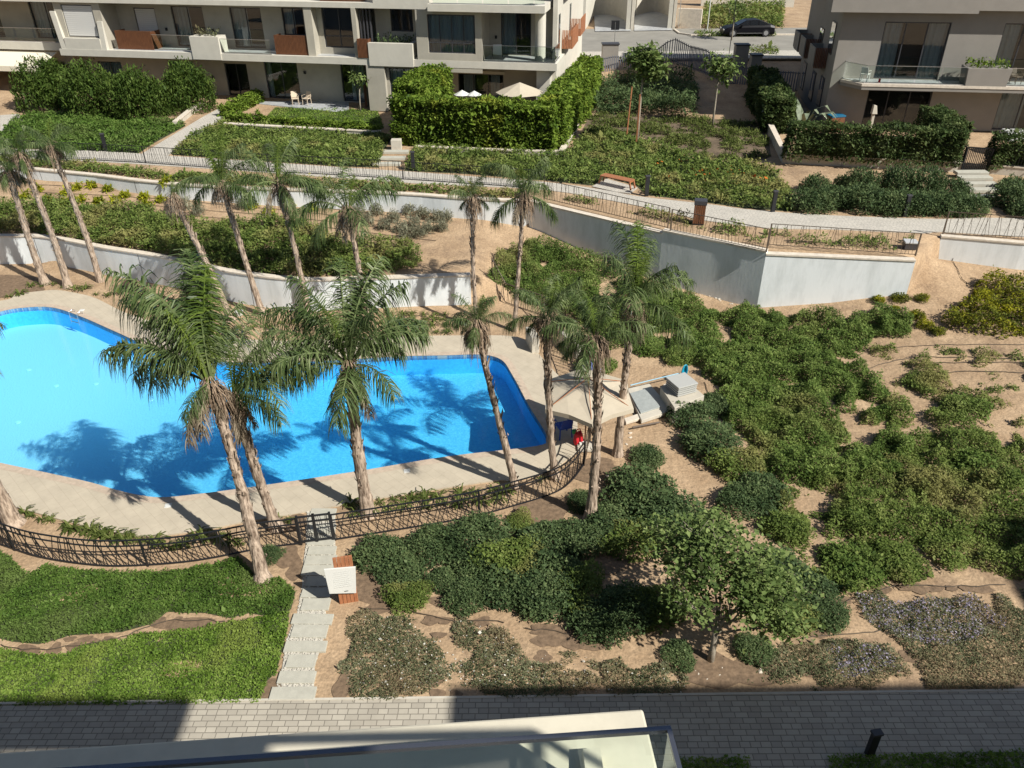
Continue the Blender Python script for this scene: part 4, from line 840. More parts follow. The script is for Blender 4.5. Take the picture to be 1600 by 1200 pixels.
# ================================================================== PALMS
def frond_data(L, e0, bend, seed, n=76, leaf=.62, droop=1.0, side=.0, dead=False):
    rg = np.random.default_rng(seed); N = 14; pts = [np.zeros(3)]; dirs = []
    for i in range(N):
        s = (i+.5)/N; e = rad(e0-bend*s**1.25); a = side*s*s
        dv = np.array([math.cos(e)*math.cos(a), math.cos(e)*math.sin(a), math.sin(e)]); dirs.append(dv); pts.append(pts[-1]+dv*L/N)
    pts = np.array(pts); dirs = np.array(dirs+[dirs[-1]])
    V = []; Qd = []; R = []
    # rachis
    for i in range(N+1):
        w_ = .035*(1-i/N)+.006; d = dirs[i]; s = np.cross(d, (0, 0, 1)); s /= np.linalg.norm(s)+1e-9; u = np.cross(s, d)
        for k in range(3):
            a = 2*math.pi*k/3+math.pi/2; V.append(pts[i]+s*math.cos(a)*w_+u*math.sin(a)*w_)
    for i in range(N):
        for k in range(3): Qd.append((i*3+k, i*3+(k+1) % 3, i*3+3+(k+1) % 3, i*3+3+k)); R.append(.8)
    for j in range(n):
        t = .17+.83*(j+rg.uniform(0, .8))/n; f = t*N; i = min(int(f), N-1); fr = f-i; p = pts[i]*(1-fr)+pts[i+1]*fr; d = dirs[i]
        sd = np.cross(d, (0, 0, 1)); sd /= np.linalg.norm(sd)+1e-9; u = np.cross(sd, d)
        ln = leaf*(.55+.65*math.sin(min(math.pi*(t-.08)*.98, 3.0)))*rg.uniform(.8, 1.15)
        if t > .93: ln *= .6
        for sg in (-1, 1):
            if dead and rg.uniform() < .35: continue
            an = rg.uniform(-1.0, 1.25)
            dv = sg*sd*math.cos(an)*.9+u*math.sin(an)*.8+d*rg.uniform(.25, .8); dv /= np.linalg.norm(dv)
            wv = d*.8+np.array([0, 0, .3]); wv = wv-dv*np.dot(wv, dv); wv /= np.linalg.norm(wv)+1e-9
            q = p.copy(); b = len(V); wd = .0118*rg.uniform(.8, 1.25); col = rg.uniform(0, 1)
            for m_, (st, ww) in enumerate(((0, 1), (.28, 1.1), (.36, .9), (.40, .15))):
                q = q+dv*ln*st; V.append(q-wv*wd*ww); V.append(q+wv*wd*ww)
                dv = dv+np.array([0, 0, -.45*droop*(1+.75*m_)]); dv /= np.linalg.norm(dv)
            for m_ in range(3): Qd.append((b+2*m_, b+2*m_+1, b+2*m_+3, b+2*m_+2)); R.append(col)
    return np.array(V), Qd, R
FM = {}
def frond_mesh(cls, v):
    k = (cls, v)
    if k not in FM:
        sp = {'up': (2.5, 82, 62, .62, 1.0), 'mid': (2.7, 62, 96, .72, 1.1), 'low': (2.4, 30, 92, .74, 1.2), 'hang': (1.9, -5, 76, .66, 1.4), 'dead': (1.3, -45, 42, .42, 1.6), 'spear': (2.3, 86, 22, .40, .7)}[cls]
        V, Qd, R = frond_data(sp[0]*(1+.08*(v-1)), sp[1]+(v-1)*7, sp[2]+(v-1)*8, hash_((cls, v)), leaf=sp[3], droop=sp[4], side=(v-1)*.5, dead=(cls == 'dead'))
        me = bpy.data.meshes.new('frond'); me.from_pydata([tuple(p) for p in V], [], Qd)
        a = me.attributes.new('rnd', 'FLOAT', 'FACE'); a.data.foreach_set('value', np.array(R, np.float32))
        me.materials.append(LF['dead'] if cls == 'dead' else LF['palmyellow'] if cls == 'spear' else LF['palm']); FM[k] = me
    return FM[k]
def hash_(k): return sum(ord(c) for c in str(k))*7919 % 99991
def palm(bx, by, tx, ty, label, r=.15, scale=1.0, nf=15, seed=1, dead=6, z0=None, side=0, crown=None, group='palms around the pool', cone=None, bare=False):
    rg = random.Random(seed)
    b = at(bx, by, 0) if z0 is None else at(bx, by, z0); b = (b[0], b[1], zg(b[0], b[1]))
    # crown centre: same distance as base, matching the crown's pixel
    d = fwd*F + rt*(tx-800) + up*(600-ty); t = (b[1]+side)/d[1]*1.0; p = CAM+d*t
    top = Vector((p[0]-b[0], side, p[2]-b[2])); H = top.z
    e = empty('palm_tree', b, 0, label, 'palm tree', group)
    N = 26; pts = []; rs = []
    bow = rg.uniform(-.12, .12)
    for i in range(N+1):
        s = i/N; x = top.x*(s**1.15)+bow*math.sin(math.pi*s); y = top.y*s; pts.append((x+rg.uniform(-.012, .012), y+rg.uniform(-.012, .012), H*s))
        rr = r*(1.0-.38*s)+.55*r*math.exp(-s*H/.28); rs.append(rr*(1+.10*rg.uniform(-1, 1)))
    # old leaf bases: flaky strips clinging to the upper trunk
    fb = MB().tube([(pts[0][0], pts[0][1], -.15)]+pts, [rs[0]*1.1]+rs, 12)
    for i in range(130):
        s = 1-abs(rg.gauss(0, .38)); s = min(max(s, .06), 1.0) if s > 0 else rg.uniform(.05, 1); f = s*N; k = min(int(f), N-1); c = Vector(pts[k]).lerp(Vector(pts[k+1]), f-k); a = rg.uniform(0, 6.28)
        dr = Vector((math.cos(a), math.sin(a), 0)); rr = rs[k]*.95; tn = Vector((-dr.y, dr.x, 0)); wd = rg.uniform(.02, .055); ln = rg.uniform(.10, .36)*(.45+.8*s)
        p0 = c+dr*rr; p1 = c+dr*(rr+.02+.05*rg.random())+Vector((0, 0, ln*.6)); p2 = c+dr*(rr+.01+.11*rg.random()*s)+Vector((0, 0, ln))
        fb.quad(p0-tn*wd, p0+tn*wd, p1+tn*wd*.8, p1-tn*wd*.8); fb.quad(p1-tn*wd*.8, p1+tn*wd*.8, p2+tn*wd*.2, p2-tn*wd*.2)
    fb.build('trunk', MT['trunk'], e)
    cn = empty('crown', top, 0); cn.parent = e
    # matted dry fibre under the crown
    fb = MB()
    for i in range(150):
        a = rg.uniform(0, 6.28); dr = Vector((math.cos(a), math.sin(a), 0)); z = rg.uniform(-.45, .15); ln = rg.uniform(.25, .8); rr = .08+.1*rg.random()
        p0 = dr*rr+Vector((0, 0, z+.15)); p1 = dr*(rr+.13+.15*rg.random())+Vector((0, 0, z)); p2 = dr*(rr+.16+.2*rg.random())+Vector((rg.uniform(-.08, .08), 0, z-ln)); tn = Vector((-dr.y, dr.x, 0))*.012
        fb.quad(p0-tn, p0+tn, p1+tn, p1-tn); fb.quad(p1-tn, p1+tn, p2+tn*.4, p2-tn*.4)
    fb.build('dry_fibres', MT['husk'], cn)
    def fr(cls, az, sc, v=None, el=0):
        me = frond_mesh(cls, rg.choice((0, 1, 2)) if v is None else v)
        o = bpy.data.objects.new('frond', me); COL.objects.link(o); o.parent = cn; o.rotation_euler = (0, -el, az); o.scale = (sc, sc, sc); o.location = (.07*math.cos(az), .07*math.sin(az), .05)
        if cls == 'dead': tag(o, 'dry brown hanging frond')
        return o
    if crown:
        for cls, azd, sc in crown: fr(cls, rad(azd), sc*scale)
    for i in range(nf):
        az = i*2.39996+seed; q = i/nf; cls = 'up' if q < .28 else 'mid' if q < .66 else 'low' if q < .88 else 'hang'
        if cone: az = cone[0]+(az % 6.283-math.pi)*cone[1]
        fr(cls, az, scale*rg.uniform(.82, 1.08))
    fr('spear', rg.uniform(0, 6), scale*.8)
    for i in range(dead): fr('dead', rg.uniform(0, 6.28), scale*rg.uniform(.6, 1.05))
    return e
W_ = math.pi     # azimuth of -x
palm(575, 802, 546, 572, 'large green palm in front of the pool just right of the gate, full arching crown', .20, 1.12, 8, 3, dead=6, group='palms in front of the pool',
     crown=[('mid', 178, 1.0), ('low', 165, 1.0), ('mid', 150, 1.0), ('up', 60, 1.15), ('up', 35, 1.1), ('mid', 40, .95), ('up', 100, 1.1), ('up', 80, 1.15), ('mid', 15, .85), ('up', 150, 1.05), ('low', 200, .8), ('low', 330, .75), ('low', 300, .6)])
palm(410, 905, 330, 600, 'foreground palm left of the gate outside the fence, its crown sweeping up and left', .17, 1.22, 7, 5, dead=9, group='palms in front of the pool', cone=(2.3, .30), side=1.3,
     crown=[('mid', 150, 1.05), ('mid', 135, 1.15), ('up', 160, 1.15), ('up', 95, 1.1), ('up', 120, 1.15), ('mid', 125, 1.1), ('mid', 180, .9), ('low', 165, .9), ('spear', 90, 1.15), ('up', 110, 1.2), ('up', 70, .8), ('low', 260, .5)])
palm(432, 825, 366, 622, 'palm just inside the fence, its trunk crossing behind the foreground palm', .16, .98, 5, 8, dead=9, group='palms in front of the pool', cone=(.5, .35),
     crown=[('mid', 20, 1.05), ('mid', 0, 1.0), ('low', 340, .8), ('up', 45, .85), ('low', 200, .5)])
palm(805, 762, 744, 510, 'leaning thin palm with a small ragged tuft crown at the lower pool edge', .12, .48, 8, 13, dead=18, group='palms in front of the pool', crown=[('low', 180, .62), ('hang', 180, .5), ('low', 160, .6), ('mid', 100, .6), ('mid', 60, .5)])
palm(867, 747, 855, 500, 'dark thin palm beside the pool end, left of the umbrella', .12, .60, 8, 14, dead=6, group='palms by the umbrella', crown=[('low', 0, .7), ('hang', 20, .8), ('hang', 180, .7)])
palm(922, 810, 931, 535, 'tall palm rising in front of the umbrella from the lower shrubs', .15, .62, 8, 15, dead=10, group='palms by the umbrella', crown=[('hang', 170, .9), ('low', 180, .8), ('low', 150, .7)])
palm(965, 710, 990, 480, 'palm just right of the umbrella with tall upright fronds', .14, .92, 7, 16, dead=4, group='palms by the umbrella', crown=[('up', 100, 1.1), ('up', 70, 1.1), ('up', 60, .95), ('mid', 10, .85), ('spear', 80, 1.1)])
palm(71, 445, 14, 268, 'leftmost of the three palms by the curved end of the white wall', .17, .55, 7, 21, dead=20, group='palms by the white wall', crown=[('hang', 0, .9), ('hang', 180, .9), ('hang', 270, 1)])
palm(107, 449, 32, 245, 'middle palm of the three by the curved end of the white wall', .16, .55, 6, 22, dead=20, group='palms by the white wall', crown=[('hang', 300, .9), ('hang', 180, .9)])
palm(158, 442, 78, 228, 'right palm of the three by the curved end of the white wall', .15, .62, 7, 23, dead=14, group='palms by the white wall', crown=[('low', 0, .9), ('hang', 180, .9)])
palm(360, 500, 270, 310, 'leaning palm with a mostly brown dried crown against the white wall', .15, .42, 2, 24, dead=34, group='palms by the white wall')
palm(410, 492, 346, 290, 'palm with fresh yellow green drooping fronds right of the brown crowned one', .14, .85, 6, 25, dead=6, group='palms by the white wall', crown=[('spear', 0, 1.2), ('spear', 160, .9), ('up', 90, .8), ('hang', 180, .9), ('hang', 0, .9)])
palm(482, 492, 434, 288, 'palm against the white wall with thin greyish fronds, left of the large green palm', .13, .95, 6, 26, dead=8, group='palms by the white wall', crown=[('low', 0, 1.0), ('low', 180, .9), ('hang', 300, .9)])
palm(572, 492, 543, 330, 'palm whose slim trunk meets the white wall behind the large green palm', .13, .98, 6, 27, dead=5, group='palms by the white wall', crown=[('mid', 30, 1.1), ('low', 190, 1.1), ('hang', 200, 1.1)])
palm(746, 512, 739, 312, 'slim straight palm with a small sparse crown near the end of the white wall', .10, .48, 6, 28, dead=9, group='palms by the white wall', crown=[('hang', 0, .8), ('hang', 180, .8)])
palm(804, 517, 818, 308, 'slim palm near the wall corner with long hanging fronds', .10, .8, 5, 29, dead=9, group='palms by the white wall', crown=[('hang', 0, 1.1), ('hang', 200, 1.1), ('up', 30, .9)])
palm(22, 818, -90, 560, 'thick palm trunk base at the left edge behind the dark fence', .22, .8, 10, 31, dead=4, group='palms in front of the pool')
# ================================================================== BROADLEAF TREES
def leafy_tree(name, b, H, label, cat, limbs, leafm, L, nleaf, barkm, r0=.11, seed=1, stakes=False, cr=.55):
    rg = random.Random(seed); e = empty(name, b, 0, label, cat); tips = []
    mb = MB(); th = H*limbs.get('th', .42)
    tr = [(0, 0, -.1), (.02, .03, th*.4), (limbs['lean'][0]*.6, limbs['lean'][1]*.6, th*.8), (limbs['lean'][0], limbs['lean'][1], th)]
    mb.tube(tr, [r0*1.25, r0, r0*.85, r0*.75], 10)
    def grow(p, d, ln, r, dep):
        q = p
        pts = [p]
        for k in range(3):
            d = (d+Vector((rg.gauss(0, .18), rg.gauss(0, .18), rg.gauss(.05, .1)))).normalized(); q = q+d*ln/3; pts.append(q)
        mb.tube(pts, [r, r*.85, r*.7, r*.55], 6, cap=False)
        tips.append(pts[2]); tips.append(q)
        if dep == 0: tips.append(q); return
        for k in range(3 if dep > 1 else 3):
            a = rg.uniform(0, 6.28); nd = (d+Vector((math.cos(a), math.sin(a), rg.uniform(-.2, .6)))*rg.uniform(.5, .95)).normalized(); grow(q, nd, ln*rg.uniform(.6, .8), r*.6, dep-1)
    base = Vector(tr[-1])
    for dx, dy, dz, ln in limbs['main']: grow(base-Vector((0, 0, rg.uniform(0, th*.15))), Vector((dx, dy, dz)).normalized(), ln, r0*.5, limbs.get('dep', 2))
    mb.build('trunk', barkm, e, sm=True)
    P = []
    for i in range(nleaf):
        t = tips[rg.randrange(len(tips))]; P.append((t.x+rg.gauss(0, cr*.42), t.y+rg.gauss(0, cr*.42), t.z+rg.gauss(0, cr*.34)))
    P = np.array(P); V, Qd, R = leaves(P, len(P), L, L*.6); fastmesh('crown', V, Qd, leafm, e, rnd=R)
    return e
c = at(1110, 1032, 0)
lt = leafy_tree('leafy_tree', (c[0], c[1], 0), 4.6, 'leafy green tree with a pale slanting trunk in the lower right bed', 'tree',
    {'lean': (.02, .1), 'th': .24, 'main': [(.9, .9, .7, 1.0), (-.8, .9, .75, 1.05), (.1, .7, 1.2, 1.1), (1.0, .2, .6, .9), (-1.3, .5, .8, 1.2), (-1.0, 1.3, .6, 1.2), (-.5, .2, 1.0, .9), (.6, 1.2, .5, 1.15), (.5, -.2, 1.1, .8), (1.2, -.1, .35, .9)], 'dep': 3}, LF['frangi'], .11, 10000, MT['barkpale'], .085, 4, cr=.46)
lt.scale = (.95, .95, .93)
def young(px, py, H, lb, seed, nl):
    c = at(px, py, 2.76); e = leafy_tree('young_tree', (c[0], c[1], 2.74), H, lb, 'tree', {'lean': (.05, .1), 'main': [(.5, .2, 1.1, .7), (-.5, .1, 1, .7), (.1, -.4, 1.2, .8), (0, .3, 1.3, .8), (.7, 0, .9, .75), (-.4, -.3, 1.2, .6)], 'dep': 1}, LF['frangi'], .24, int(nl*1.3), MT['barkpale'], .06, seed, cr=.85)
    return e
y1 = young(995, 228, 10.0, 'staked young tree with a full crown beside the bench bed', 6, 1900)
for dx, dy in ((-.35, 2.2), (.45, 2.5), (-.1, -.3)):
    MB().bar((dx, dy, 0), (dx*.8, dy*.85, 3.1), .07).build('stake', MT['woodlight'], y1)
y2 = young(1113, 196, 6.8, 'slim young tree near the right building corner', 9, 620)
c = at(1143, 62, 4.2); leafy_tree('young_tree', c, 4.2, 'small sparse tree on the bank behind the parked car', 'tree', {'lean': (.0, .0), 'main': [(.4, 0, 1, .8), (-.4, 0, 1, .8), (.1, .3, 1.2, .8)], 'dep': 1}, LF['frangi'], .26, 300, MT['barkpale'], .05, 12, cr=.6)
c = at(563, 172, 2.8); leafy_tree('frangipani_tree', c, 3.4, 'small bare stemmed tree with few leaves before the curtained window', 'tree', {'lean': (.1, 0), 'main': [(.8, 0, 1, .6), (-.7, 0, 1, .6), (0, -.4, 1.2, .6)], 'dep': 1}, LF['frangi'], .24, 190, MT['barkpale'], .05, 13, cr=.35)
# broad leaved plant at the right building corner
c = at(1250, 205, 2.8); bl = empty('broad_leaved_plant', c, 0, 'pale broad leaved plant fanning out between dark hedges at the right building corner', 'plant')
for i in range(13):
    a = random.uniform(0, 6.28); el = random.uniform(.7, 1.35); Ls = random.uniform(1.3, 2.0); d = Vector((math.cos(a)*math.cos(el), math.sin(a)*math.cos(el), math.sin(el))); s = Vector((-math.sin(a), math.cos(a), 0)); m_ = MB()
    p0 = d*.5; p1 = d*Ls; p2 = d*Ls*1.25+Vector((math.cos(a)*.45, math.sin(a)*.45, -.1)); p3 = p2+Vector((math.cos(a)*.35, math.sin(a)*.35, -.3))
    m_.bar((0, 0, 0), p0, .05); m_.quad(p0-s*.04, p0+s*.04, p1+s*.2, p1-s*.2); m_.quad(p1-s*.2, p1+s*.2, p2+s*.16, p2-s*.16); m_.quad(p2-s*.16, p2+s*.16, p3+s*.02, p3-s*.02)
    me = m_.build('leaf', MT['broadleaf'], bl)
# ================================================================== BUILDINGS
Z0 = 2.8
def wallp(mb, u0, u1, h0, h1, v, openings=(), dep=.3):
    """front face at v with rectangular openings and reveals"""
    us = sorted({u0, u1} | {max(u0, min(u1, o[k])) for o in openings for k in (0, 1)}); hs = sorted({h0, h1} | {max(h0, min(h1, o[k])) for o in openings for k in (2, 3)})
    for a, b in zip(us, us[1:]):
        for c, d in zip(hs, hs[1:]):
            cu, ch = (a+b)/2, (c+d)/2
            if any(o[0] < cu < o[1] and o[2] < ch < o[3] for o in openings): continue
            mb.quad((a, v, c), (b, v, c), (b, v, d), (a, v, d))
    for a, b, c, d in openings:
        mb.quad((a, v, c), (a, v, d), (a, v+dep, d), (a, v+dep, c)); mb.quad((b, v, c), (b, v+dep, c), (b, v+dep, d), (b, v, d))
        mb.quad((a, v, d), (b, v, d), (b, v+dep, d), (a, v+dep, d)); mb.quad((a, v, c), (a, v+dep, c), (b, v+dep, c), (b, v, c))
def window(root, u0, u1, h0, h1, v, mull=1, curt=((0, 1),), transom=None, shutter=False, name='window', fm='framegrey', w_=.07, label=None):
    mb = MB(); y0, y1 = v+.10, v+.17
    mb.box(u0, u0+w_, y0, y1, h0, h1); mb.box(u1-w_, u1, y0, y1, h0, h1); mb.box(u0+w_, u1-w_, y0, y1, h0, h0+w_); mb.box(u0+w_, u1-w_, y0, y1, h1-w_, h1)
    for k in range(mull):
        c = u0+(u1-u0)*(k+1)/(mull+1); mb.box(c-w_*.4, c+w_*.4, y0+.004, y1-.004, h0+w_, h1-w_)
    if transom: mb.box(u0+w_, u1-w_, y0+.008, y1-.008, transom-.035, transom+.035)
    f = mb.build(name, MT[fm], root)
    if label: f['label'] = label
    if shutter:
        s = MB(); n = int((h1-h0)/.14)
        for k in range(n): s.box(u0+w_, u1-w_, v+.06, v+.14, h0+w_+k*(h1-h0-2*w_)/n, h0+w_+(k+.93)*(h1-h0-2*w_)/n)
        s.build('shutter', MT['shutter'], f)
    else:
        MB().quad((u0+w_, v+.135, h0+w_), (u1-w_, v+.135, h0+w_), (u1-w_, v+.135, h1-w_), (u0+w_, v+.135, h1-w_)).build('pane', MT['pane'], f)
        for a, b in curt:
            c = MB(); a_ = u0+(u1-u0)*a; b_ = u0+(u1-u0)*b; n = max(6, int((b_-a_)/.09)); pts = [(a_+(b_-a_)*k/n, v+.36+.045*math.sin(k*2.2)+.02*math.sin(k*.9)) for k in range(n+1)]
            for p, q in zip(pts, pts[1:]): c.quad((*p, h0+.03), (*q, h0+.03), (*q, h1-.05), (*p, h1-.05))
            if len(pts) > 1: c.build('curtain', MT['curtain'], f)
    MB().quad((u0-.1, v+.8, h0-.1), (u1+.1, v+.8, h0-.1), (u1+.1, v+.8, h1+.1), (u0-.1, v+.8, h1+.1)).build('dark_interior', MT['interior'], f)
    return f
def screen(root, u0, u1, v0, v1, h0, h1, m='wood', sp=.09, faces='FLR'):
    mb = MB(); 
    mb.box(u0+.03, u1-.03, v0+.03, v1, h0, h0+.05)
    n = int((u1-u0)/sp)
    for k in range(n+1):
        x = u0+(u1-u0)*k/n; mb.box(x-.03, x+.03, v0-.012, v0+.018, h0, h1)
    for sx in (u0, u1):
        n = max(1, int((v1-v0)/sp))
        for k in range(1, n+1):
            y = v0+(v1-v0)*k/n; mb.box(sx-.012, sx+.018, y-.03, y+.03, h0, h1)
    mb.box(u0-.02, u1+.02, v0-.016, v0+.024, h1+.002, h1+.04); mb.box(u0+.04, u1-.04, v0+.03, v0+.04, h0+.06, h1-.02)
    return mb.build('louvre_screen', MT[m], root)
def glassrail(root, pts, h0, h1):
    mb = MB(); cap = MB()
    for a, b in zip(pts, pts[1:]):
        a = Vector((*a, 0)); b = Vector((*b, 0)); n = max(1, round((b-a).length/1.6))
        for k in range(n):
            p = a.lerp(b, k/n+.006); q = a.lerp(b, (k+1)/n-.006); mb.quad((p.x, p.y, h0), (q.x, q.y, h0), (q.x, q.y, h1), (p.x, p.y, h1))
        cap.bar((a.x, a.y, h1+.015), (b.x, b.y, h1+.015), .03, .03); cap.bar((a.x, a.y, h0), (b.x, b.y, h0), .05, .08)
    g_ = mb.build('glass_railing', MT['glass'], root); cap.build('rail', MT['steel'], g_)
    return g_
def leafpot(root, u0, u1, v0, v1, h, n, m, hh=.45, name='planting'):
    P = np.stack([RG.uniform(u0, u1, n), RG.uniform(v0, v1, n), h+hh*RG.uniform(0, 1, n)**.8*(.5+.7*RG.uniform(0, 1, n))], 1)
    V, Qd, R = leaves(P, n, .17, .07, flat=.8); return fastmesh(name, V, Qd, m, root, rnd=R)
# ---- LEFT building: local u right, v back, h up (h absolute - Z0)
OLX = at(590, 172, 2.85)
lb_ = empty('apartment_building', (OLX[0], OLX[1], Z0), rad(-11), 'pale grey rendered apartment block with glass balconies and brown louvred boxes, at top left', 'building')
PL_ = 'plaster'
H1, H2, H3 = 3.05, 3.5, 6.62          # slab 1 bottom/top, slab 2 bottom (above Z0)
H2b = 7.05; HT = 12.5
body = MB(); body.box(-46, 12.2, 3.9, 17, 0, HT); body.box(-46, -.9, 3.2, 3.89, H3+.02, HT); body.build('wall', MT[PL_], lb_)
# ground floor wall (recessed)
g = MB(); gops = [(-23, -21, .1, 2.3), (-17.0, -15.0, .3, 2.5), (-12.5, -10.7, .0, 2.45), (-9.3, -6.7, .05, 2.7), (-3.35, -1.3, .05, 2.7)]
wallp(g, -30, -.9, 0, H1, 2.2, gops); g.quad((-.9, 2.2, 0), (-.9, .5, 0), (-.9, .5, H1), (-.9, 2.2, H1)); g.build('wall', MT[PL_], lb_)
for o, c in zip(gops, [((0, 1),), ((0, 1),), (), ((0, .15),), ((.3, .8),)]): window(lb_, *o, 2.2, mull=1, curt=c)
g = MB(); g.box(-.55, .75, -.02, 1.1, 0, H1); g.build('column', MT['plaster'], lb_)
g = MB(); op = [(.95, 3.05, .1, 2.85)]; wallp(g, .76, 3.5, 0, H1, .35, op); g.build('wall', MT[PL_], lb_); window(lb_, .95, 3.05, .1, 2.85, .35, mull=1, transom=.9)
g = MB(); op = [(5.3, 8.6, .1, 2.2)]; wallp(g, 3.5, 11.2, 0, H1, 2.6, op); g.quad((3.5, .35, 0), (3.5, 2.6, 0), (3.5, 2.6, H1), (3.5, .35, H1)); g.build('wall', MT[PL_], lb_); window(lb_, *op[0], 2.6, mull=2, curt=((.1, .35), (.7, .9)))
g = MB(); g.box(11.3, 12.2, .6, 1.6, 0, H1); g.build('column', MT['plaster_light'], lb_); g = MB(); g.box(5.2, 8.7, 2.5, 2.6, 2.22, 2.42); g.build('shutter_box', MT['plaster_light'], lb_)
screen(lb_, -1.25, -.62, 1.0, 2.0, 0, 1.5)
# first floor slab
s1 = MB(); s1.box(-24.2, 12.75, 0, 3.88, H1, H2); s1.box(-46, -24.21, 1.2, 3.88, H1+.1, H2+.2); s1.build('slab', MT['plaster_light'], lb_)
s2 = MB(); s2.box(-46, 4.3, .12, 3.88, H3, H2b-.1); s2.box(4.3, 12.0, -.75, 3.88, H3, H2b); s2.build('slab', MT['plaster_light'], lb_)
MB().box(-20, 12.4, .35, 3.86, H2+.004, H2+.03).build('balcony_floor', MT['marble'], lb_)
# first floor walls: recessed wall with openings
f = MB(); fops = [(-18.9, -17.2, 4.3, 6.1, 1), (-15.9, -13.4, H2+.05, 6.25, 0), (-11.3, -8.9, H2+.05, 6.25, 0), (-7.3, -5.7, 4.5, 6.3, 0)]
wallp(f, -21.5, -4.6, H2, H3, 2.2, [o[:4] for o in fops]); f.build('wall', MT[PL_], lb_)
for o in fops: window(lb_, *o[:4], 2.2, mull=0 if o[4] else 1, shutter=bool(o[4]), curt=((.0, .5),) if not o[4] else ())
# framed shuttered window, far left (wall proud)
f = MB(); op = [(-23.4, -20.9, 4.3, 6.45)]; wallp(f, -24.0, -20.3, H2, H3, .35, op); f.quad((-20.3, .35, H2), (-20.3, 2.2, H2), (-20.3, 2.2, H3), (-20.3, .35, H3)); f.quad((-24, .35, H2), (-24, .35, H3), (-24, 2.2, H3), (-24, 2.2, H2)); f.build('wall', MT[PL_], lb_)
window(lb_, *op[0], .35, mull=0, shutter=True)
f = MB(); f.hexa([(-24.0, .02, H2), (-23.6, .02, H2), (-23.6, .34, H2), (-24.0, .34, H2)], [(-24.3, .2, 6.0), (-23.9, .2, 6.0), (-23.9, .34, 6.0), (-24.3, .34, 6.0)])
f.hexa([(-20.7, .02, H2), (-20.3, .02, H2), (-20.3, .34, H2), (-20.7, .34, H2)], [(-20.7, .2, 5.4), (-20.3, .2, 5.4), (-20.3, .34, 5.4), (-20.7, .34, 5.4)])
f.box(-23.6, -20.7, .02, .3, H2, H2+.75); f.build('parapet', MT['plaster_light'], lb_)
screen(lb_, -19.6, -16.8, .45, 1.6, H2+.02, H2+1.25)
glassrail(lb_, [(-17.2, .5), (-13.5, .5)], H2+.05, H2+1.05)
def plbox(u0, u1, v0, v1, h0, h1, m='plaster_light'): b = MB(); b.box(u0, u1, v0, v1, h0, h1); return b.build('planter', MT[m], lb_)
p = plbox(-13.5, -11.3, -.06, 1.1, H2-.42, H2+1.1); leafpot(p, -13.3, -11.5, .1, 1.0, H2+1.1, 260, LF['olive'], .5)
glassrail(lb_, [(-11.3, .12), (-7.5, .12)], H2+.05, H2+.95)
screen(lb_, -7.2, -4.6, .3, 1.3, H2+.02, H2+1.25)
# bay with tall window
f = MB(); op = [(-3.8, -1.45, 3.95, 6.5)]; wallp(f, -4.6, -.9, H2, H3, 1.0, op); f.quad((-4.6, 1.0, H2), (-4.6, 1.0, H3), (-4.6, 2.2, H3), (-4.6, 2.2, H2)); f.box(-4.75, -4.2, .2, 1.0, H2, H3); f.box(-1.3, -1.0, .1, 1.0, H2, H3); f.build('wall', MT[PL_], lb_)
window(lb_, *op[0], 1.0, mull=1, transom=4.7, curt=())
f = MB()
for k in range(4): f.box(-.9+k*.24, -.82+k*.24, .5, .65, H2, H3)
f.build('vertical_fins', MT['framegrey'], lb_)
screen(lb_, -1.0, -.25, -.04, .9, H2+.02, H2+1.2)
f = MB(); f.box(-.24, 2.9, -.1, .25, H1-.02, H2+1.0); f.box(2.6, 2.9, .25, 1.6, H2, H2+1.0); f.build('parapet', MT['plaster_light'], lb_)
f = MB(); op = [(.9, 2.5, 5.0, 6.5)]; wallp(f, -.2, 3.2, H2, H3, 1.7, op); f.build('wall', MT[PL_], lb_); window(lb_, *op[0], 1.7, mull=1, curt=())
leafpot(lb_, .1, 2.6, .3, 1.4, H2+.85, 420, LF['dark'], .5)
f = MB(); op = [(4.0, 7.25, 3.95, 6.35)]; wallp(f, 3.2, 7.7, H1-.3, H3, .02, op); f.quad((7.7, .02, H2), (7.7, 3.8, H2), (7.7, 3.8, H3), (7.7, .02, H3)); f.quad((3.2, .02, H2), (3.2, .02, H3), (3.2, 1.7, H3), (3.2, 1.7, H2)); f.build('wall', MT[PL_], lb_)
window(lb_, *op[0], .02, mull=3, transom=4.6)
f = MB(); op = [(8.5, 10.6, H2+.05, 6.4)]; wallp(f, 7.7, 12.2, H2, H3, 2.4, op); f.build('wall', MT[PL_], lb_); window(lb_, *op[0], 2.4, mull=1, curt=((0, .5),))
MB().cyl((11.5, .75, H2), .36, H3-H2, 20).build('column', MT['plaster_light'], lb_, sm=False)
glassrail(lb_, [(7.75, .1), (12.6, .1), (12.6, 2.4)], H2+.05, H2+1.0)
glassrail(lb_, [(4.6, -.6), (11.3, -.6), (11.85, .1)], H2b+.02, H2b+.95)
screen(lb_, -3.6, -.6, .6, 1.5, H2b-.08, H2b+.9)
f = MB(); f.box(.3, 4.2, .12, .4, H2b-.1, HT); f.box(-40, -12, .12, .4, H2b-.1, H2b+.9); f.build('parapet', MT['plaster_light'], lb_)
for u_, v_, h_ in ((-16.6, 2.17, 4.6), (-12.9, 2.17, 4.6), (-6.2, 2.17, 1.9), (-13.6, 2.17, 1.3), (8.1, 2.37, 4.6), (3.9, 2.57, 1.9)):
    f = MB(); f.box(u_, u_+.14, v_-.08, v_+.02, h_, h_+.2); f.box(u_+.03, u_+.11, v_-.12, v_-.08, h_+.04, h_+.16); f.build('wall_lamp', MT['blackmetal'], lb_)
